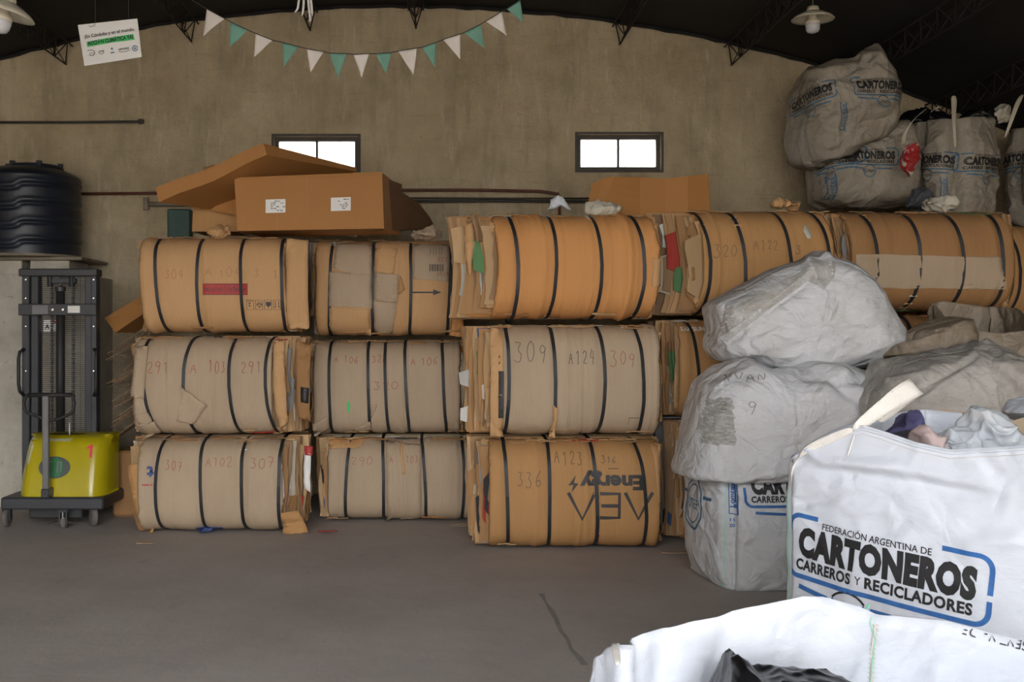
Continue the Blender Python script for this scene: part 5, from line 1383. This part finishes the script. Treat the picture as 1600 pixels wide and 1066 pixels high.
mb.tube([P(90,815,DS-.02), P(76,819,DS-.02)], .005, 6); mb.tube([P(106,815,DS-.02), P(115,818,DS-.02)], .005, 6)
mb.build('floor_lock', M['chrome'], rs_)
# tiller
yt = DS-.06
MB().bbox(X(71.5), X(81), yt-.02, yt+.02, Z(772), Z(618), .004).build('tiller_arm', M['steel_grey'], rs_)
MB().bbox(X(70), X(82.5), yt-.03, yt+.09, Z(776), Z(762), .006).build('tiller_hinge', M['steel_dark'], rs_)
lp = [P(76,658,yt-.0), P(60,651,yt), P(42,645,yt), P(38,638,yt), P(37,628,yt), P(41,619,yt), P(48,617,yt), P(76,616.5,yt), P(106,617,yt), P(114,620,yt), P(116,630,yt), P(114,642,yt), P(108,648,yt), P(90,655,yt)]
MB().tube(lp, .013, 10, closed=True).build('tiller_handle', M['rubber'], rs_, smooth=True)
MB().tube([P(44,617.5,yt), P(112,617.5,yt)], .019, 10).build('handle_grip', M['rubber'], rs_, smooth=True)
# mast, behind the cowl
dm = DS+.45
for nm, a, b, y0, y1 in (('mast_channel',34,46,0,.10),('mast_channel',46,58,.03,.12),('mast_channel',131,142,.03,.12),('mast_channel',142,151,0,.10)):
    MB().bbox(X(a,dm), X(b,dm), dm+y0, dm+y1, .08, Z(424,dm), .006).build(nm, M['steel_dark'], rs_)
bx = MB().bbox(X(30,dm), X(153,dm), dm-.02, dm+.12, Z(432,dm), Z(420,dm), .008); bx.build('mast_crossbar', M['steel_dark'], rs_)
cb = MB().bbox(X(31,dm), X(153,dm), dm-.04, dm+.0, Z(493,dm), Z(475,dm), .006).build('mast_crossbar', M['steel_dark'], rs_)
def plate(x0, x1, y0, y1, mat, nm, D, par): return MB().box(X(x0,D), X(x1,D), D-.003, D, Z(y1,D), Z(y0,D)).build(nm, mat, par)
dl = dm-.042
plate(50.5, 75, 477, 491, M['steel_grey'], 'rating_plate', dl, cb); lb = plate(106, 125, 478, 489, M['paper'], 'white_sticker', dl, cb)
mb = MB()
for kx, ky in ((82,484),(98,484)): mb.lathe(0, 0, [(.001,0),(.011,0),(.011,.008),(.001,.009)], 10, M=Matrix.Translation(P(kx,ky,dl)) @ Matrix.Rotation(radians(90),4,'X'))
mb.build('bolt', M['chrome'], cb)
MB().tube([P(94.5,448,dm+.05), P(94.5,700,dm+.05)], .036, 16).build('lift_cylinder', M['rubber'], rs_, smooth=True)
MB().tube([P(94.5,449,dm+.05), P(94.5,455,dm+.05)], .044, 16).build('cylinder_collar', M['steel_dark'], rs_)
MB().tube([P(94.5,434,dm+.05), P(94.5,450,dm+.05)], .012, 10).build('piston_rod', M['chrome'], rs_, smooth=True)
MB().bbox(X(75,dm), X(116,dm), dm+.02, dm+.08, Z(443,dm), Z(434,dm), .006).build('chain_yoke', M['steel_dark'], rs_)
for px in (78, 112):
    mb = MB(); 
    n = 70
    for k in range(n):
        z0 = Z(438,dm)-(k+.1)*.0195; wd = .011 if k % 2 else .007
        mb.box(X(px,dm)-wd, X(px,dm)+wd, dm+.04, dm+.055, z0-.016, z0)
    mb.build('lift_chain', M['rubber'], rs_)
    MB().tube([P(px,432,dm+.03), P(px,448,dm+.03)], .022, 10).build('chain_pulley', M['rubber'], rs_)
mb = MB(); z = Z(690,dm)
while z < Z(432,dm): mb.box(X(48,dm), X(140,dm), dm+.125, dm+.128, z, z+.004); z += .0172
for px in (58, 72, 86, 104, 118, 131): mb.box(X(px,dm)-.0015, X(px,dm)+.0015, dm+.128, dm+.131, Z(690,dm), Z(432,dm))
mb.build('safety_mesh', M['steel_dark'], rs_)
pn = MB().box(X(59,dm), X(91,dm), dm+.134, dm+.136, Z(518,dm), Z(500,dm)).build('letter_sheet', M['paper'], rs_)
for ch, px, py, m_ in (('B',60,506.5,'print_black'),('A',71,513.5,'print_black'),('N',83,506.5,'print_red')):
    decal('letter', px2(text2d(ch, 9, .05), dm), P(px, py, dm+.118), Vector((1,0,0)), Vector((0,0,1)), Vector((0,-1,0)), None, M[m_], pn, e=1)
for sx, a, b in ((-1, 31, 546), (1, 150, 546)):
    x = a; q = -6 if sx < 0 else 3
    pts = [P(37 if sx < 0 else 147, 546, dm-.01), P(x+ (0 if sx < 0 else 1), 550, dm-.06), P(x-2 if sx < 0 else x, 560, dm-.06), P(x-2 if sx < 0 else x, 600, dm-.06), P(x if sx < 0 else x, 612, dm-.06), P(37 if sx < 0 else 147, 618, dm-.01)]
    MB().tube(pts, .014, 10).build('side_handle', M['rubber'], rs_, smooth=True)
mb = MB()
for px in (40, 146):
    for py in (437, 466, 510, 580): mb.lathe(0, 0, [(.001,0),(.008,0),(.008,.006),(.001,.007)], 8, M=Matrix.Translation(P(px,py,dm-.001)) @ Matrix.Rotation(radians(90),4,'X'))
mb.build('mast_bolts', M['chrome'], rs_)
for px in (55, 133): MB().bbox(X(px,dm)-.05, X(px,dm)+.05, dm+.1, 9.93, .03, .09, .01).build('fork', M['steel_dark'], rs_)

# ------------------------------------------------------------------ sign, bunting, ribbons, lamps
DG = 7.2
r = empty('hanging_sign', P(172, 100, DG), 'white cardboard climate sign with a green stripe hanging from the roof at top left', 'sign')
q = [P(132,103,DG), P(221.5,89,DG-.02), P(214.5,29,DG-.02), P(121.5,39,DG)]
n_ = Vector((0,.004,0)); mesh('sign_board', q+[v+n_ for v in q], [(0,1,2,3),(7,6,5,4),(0,4,5,1),(1,5,6,2),(2,6,7,3),(3,7,4,0)], M['paper'], r)
Us = (q[1]-q[0]).normalized(); Vs = (q[3]-q[0]).normalized(); k = DG/FP
def sg(g, u, v, mat, nm, off=.003):
    W_, T = subdiv2d(px2(g, DG), 9); O = P(u, v, DG - .02*(u-128)/90)
    VV = [O+Us*a+Vector((.155*-1, 0, .988)).normalized()*b+Vector((0,-off-.006,0)) for a, b in W_]
    mesh(nm, VV, T, mat, r)
sg(move2d(text2d('¡En Córdoba y en el mundo.', 7.5, .015, fit=80)), 133, 60.5, M['print_black'], 'sign_wording')
sg(poly2d([(0,0),(38,1),(76,0),(75,9),(30,9),(0,8)]), 137, 74, M['green_print'], 'green_stripe')
sg(move2d(text2d('ACCIÓN CLIMÁTICA YA!', 7.8, .04, fit=73)), 138, 71.5, M['print_black'], 'sign_wording', .005)
sg(join2d([stroke2d(arc(0,0,4.5,200,480,14), .8), stroke2d([(-6,4),(-3,5)], .8), stroke2d([(-3,0),(3,-1)], .6)]), 144, 83, M['print_grey'], 'emblem')
sg(join2d([stroke2d(arc(0,0,4,200,340,10), .7), move2d(text2d('UTEP', 3.6, .02, fit=9), -4.5, -1)]), 159, 81, M['print_grey'], 'emblem')
sg(join2d([poly2d([(1.8*cos(i*pi/3), 4+1.8*sin(i*pi/3)) for i in range(6)]), rect2d(-3,-3,3,-1.5)]), 176, 80.5, M['fb_blue'], 'emblem')
sg(join2d([move2d(text2d('CARTONEROS', 3.6, .04, fit=17), -8.5, 0), stroke2d([(-9,-1.5),(-3,-3.5),(3,-3.5),(9,-1.5)], .6)]), 194, 78, M['print_grey'], 'emblem')
sg(join2d([stroke2d(arc(0,0,4,0,350,16), 1.3), poly2d([(-2,-1.5),(2,-1.5),(0,2.5)])]), 211.5, 76, M['fb_blue'], 'emblem')
zr = lambda x: arch(x)-.18
for px, py in ((148, 36), (200, 32)):
    p = P(px, py+6, DG-.005); MB().tube([p, p+Vector((.004,0,.03)), Vector((p.x, DG, zr(p.x)))], .0018, 5).build('hanging_wire', M['pipe_dark'], r)
MB().tube([P(147,38,DG-.008), P(145,41,DG-.01), P(141,42,DG-.01), P(139,40,DG-.008)], .002, 5).build('wire_hook', M['pipe_dark'], r)

DBt = 8.2
flags = [(323,14,351,29,317,56,'w'),(360,34,387,47,359,74,'g'),(399,52,426,63,397,89,'w'),(441,66,467,73,443,104,'g'),(479,76,506,81,485,112,'w'),(515,83,542,84,528,122,'g'),(552,85,577,84,565,122,'w'),(587,84,612,82,603,115,'g'),(622,80,652,75,646,117,'w'),(659,74,682,66,680,106,'g'),(692,62,719,53,719,92,'w'),(725,51,751,38,757,76,'g'),(759,33,784,18,792,56,'w'),(792,14,813,0,818,36,'g')]
r = empty('bunting', P(565, 122, DBt), 'string of alternating white and green pennants strung under the roof', 'bunting')
V0 = []
cord = [P(250,-30,DBt)]
for (x0,y0,x1,y1,xa,ya,c) in flags: cord += [P(x0,y0,DBt), P(x1,y1,DBt)]
cord += [P(850,-22,DBt)]
a0 = cord[0]; a0.z = min(a0.z, arch(a0.x)-.05)
MB().tube(cord, .0035, 6).build('cord', M['pipe_dark'], r, smooth=True)
for i, (x0,y0,x1,y1,xa,ya,c) in enumerate(flags):
    V = []; n = 8; R = random.Random(i)
    A_, B_, C_ = P(x0,y0,DBt), P(x1,y1,DBt), P(xa,ya,DBt+R.uniform(-.02,.02)); ph = R.uniform(0,6)
    idx = {}
    for j in range(n+1):
        L_ = A_.lerp(C_, j/n); R_ = B_.lerp(C_, j/n)
        m_ = n-j
        for q in range(m_+1):
            idx[j,q] = len(V); p = L_.lerp(R_, q/m_ if m_ else 0); p.y += .010*sin(p.x*45+ph)*(j/n+.2); V.append(p)
    F = []
    for j in range(n):
        for q in range(n-j):
            F.append((idx[j,q], idx[j+1,q], idx[j,q+1]))
            if q < n-j-1: F.append((idx[j,q+1], idx[j+1,q], idx[j+1,q+1]))
    o = mesh('pennant', V, F, M['pennant_white'] if c == 'w' else M['pennant_green'], r, smooth=True, label='white pennant' if c == 'w' else 'green pennant')
    md = o.modifiers.new('t', 'SOLIDIFY'); md.thickness = .0012
r = empty('hanging_ribbons', P(478, 0, 8.0), 'white paper ribbons dangling from the roof at top, left of centre', 'ribbons')
for pts in ([(470,-12),(466,4),(466,14),(460,20)], [(474,-12),(475,6),(472,26)], [(481,-12),(482,10),(485,30),(484,34)], [(484,-12),(487,8),(488,26)]):
    band([P(x, y, 8.0+i*.01) for i, (x, y) in enumerate(pts)], [(.008,0,0)]*len(pts), 'ribbon', M['paper'], r, .001)
MB().tube([P(476,-12,8.0), Vector((P(476,0,8).x, 8.0, arch(P(476,0,8).x)+.0))], .003, 5).build('tie_wire', M['pipe_dark'], r)
def lamp(px, py, D, label, tilt=0):
    c = P(px, py, D); r = empty('pendant_lamp', c, label, 'lamp', None)
    T_ = Matrix.Translation(c) @ Matrix.Rotation(tilt, 4, 'Y')
    sh = MB().lathe(0, 0, [(.03,.058),(.05,.056),(.10,.036),(.15,.010),(.172,-.012),(.170,-.016),(.145,.004),(.10,.026),(.05,.044),(.03,.046)], 40, M=T_); sh.build('lamp_shade', M['enamel'], r, smooth=True)
    MB().lathe(0, 0, [(.02,.10),(.042,.092),(.05,.07),(.052,.05),(.02,.045)], 24, M=T_).build('lamp_cap', M['enamel'], r, smooth=True)
    MB().lathe(0, 0, [(.03,.045),(.036,.02),(.032,-.01),(.05,-.02),(.058,-.035),(.058,-.05),(.02,-.055)], 24, M=T_).build('lamp_holder', M['enamel'], r, smooth=True)
    MB().lathe(0, 0, [(.054,-.045),(.058,-.06),(.056,-.095),(.045,-.115),(.02,-.125),(.001,-.127)], 24, M=T_).build('lamp_glass', M['glass_lamp'], r, smooth=True)
    t = T_ @ Vector((0,0,.10)); mb = MB().tube([t, t+Vector((0,0,.06)), Vector((c.x, c.y, arch(c.x)+.0))], .004, 6); mb.build('lamp_cord', M['pipe_grey'], r)
lamp(1270, 28, 9.2, 'white enamel pendant lamp hanging from the roof at upper right')
lamp(6, 17, 6.2, 'white enamel pendant lamp cut off at the upper left corner', tilt=.28)

# ------------------------------------------------------------------ floor crack, litter
random.seed(12)
def floorat(px, py): D = FP*HC/(py-CY); p = P(px, py, D); p.z = 0; return p
pts = [(846,928),(852,940),(862,955),(870,968),(876,985),(888,1000),(893,1015),(905,1028),(915,1040)]
mb = MB(); R = random.Random(2); L_ = []; R_ = []
for i, (x, y) in enumerate(pts):
    p = floorat(x, y); w_ = R.uniform(.006, .02); L_.append(p+Vector((-w_,0,.0015))); R_.append(p+Vector((w_*R.uniform(.4,1),0,.0015)))
for i in range(len(pts)-1): mb.add([L_[i], R_[i], R_[i+1], L_[i+1]], [(0,1,2,3)])
M['crackm'] = simple('crack_dark', (.28,.26,.235), .9)
tag(mb.build('floor_crack', M['crackm']), kind='structure')
for i, (px, py, m_, lb) in enumerate(((720,815,'c_tan','scrap of cardboard on the floor at the foot of the second stack'),(1055,858,'c_tan','small cardboard scrap on the floor beside the fourth stack'),(512,824,'print_red','red wrapper scrap on the floor in front of the second stack'),(228,842,'c_tan','thin cardboard strip on the floor before the leftmost stack'))):
    p = floorat(px, py+8); R = random.Random(i+5); mb = MB(); n = 7
    V = [p+Vector((R.uniform(.06,.12)*cos(2*pi*k/n), R.uniform(.03,.06)*sin(2*pi*k/n), .004+R.uniform(0,.01))) for k in range(n)]
    V += [v+Vector((0,0,.004)) for v in V]
    mb.add(V, [tuple(range(n))[::-1], tuple(range(n,2*n))]+[(k,(k+1) % n,n+(k+1) % n,n+k) for k in range(n)])
    mb.build('floor_scrap', M[m_], thing=(lb, 'scrap'))
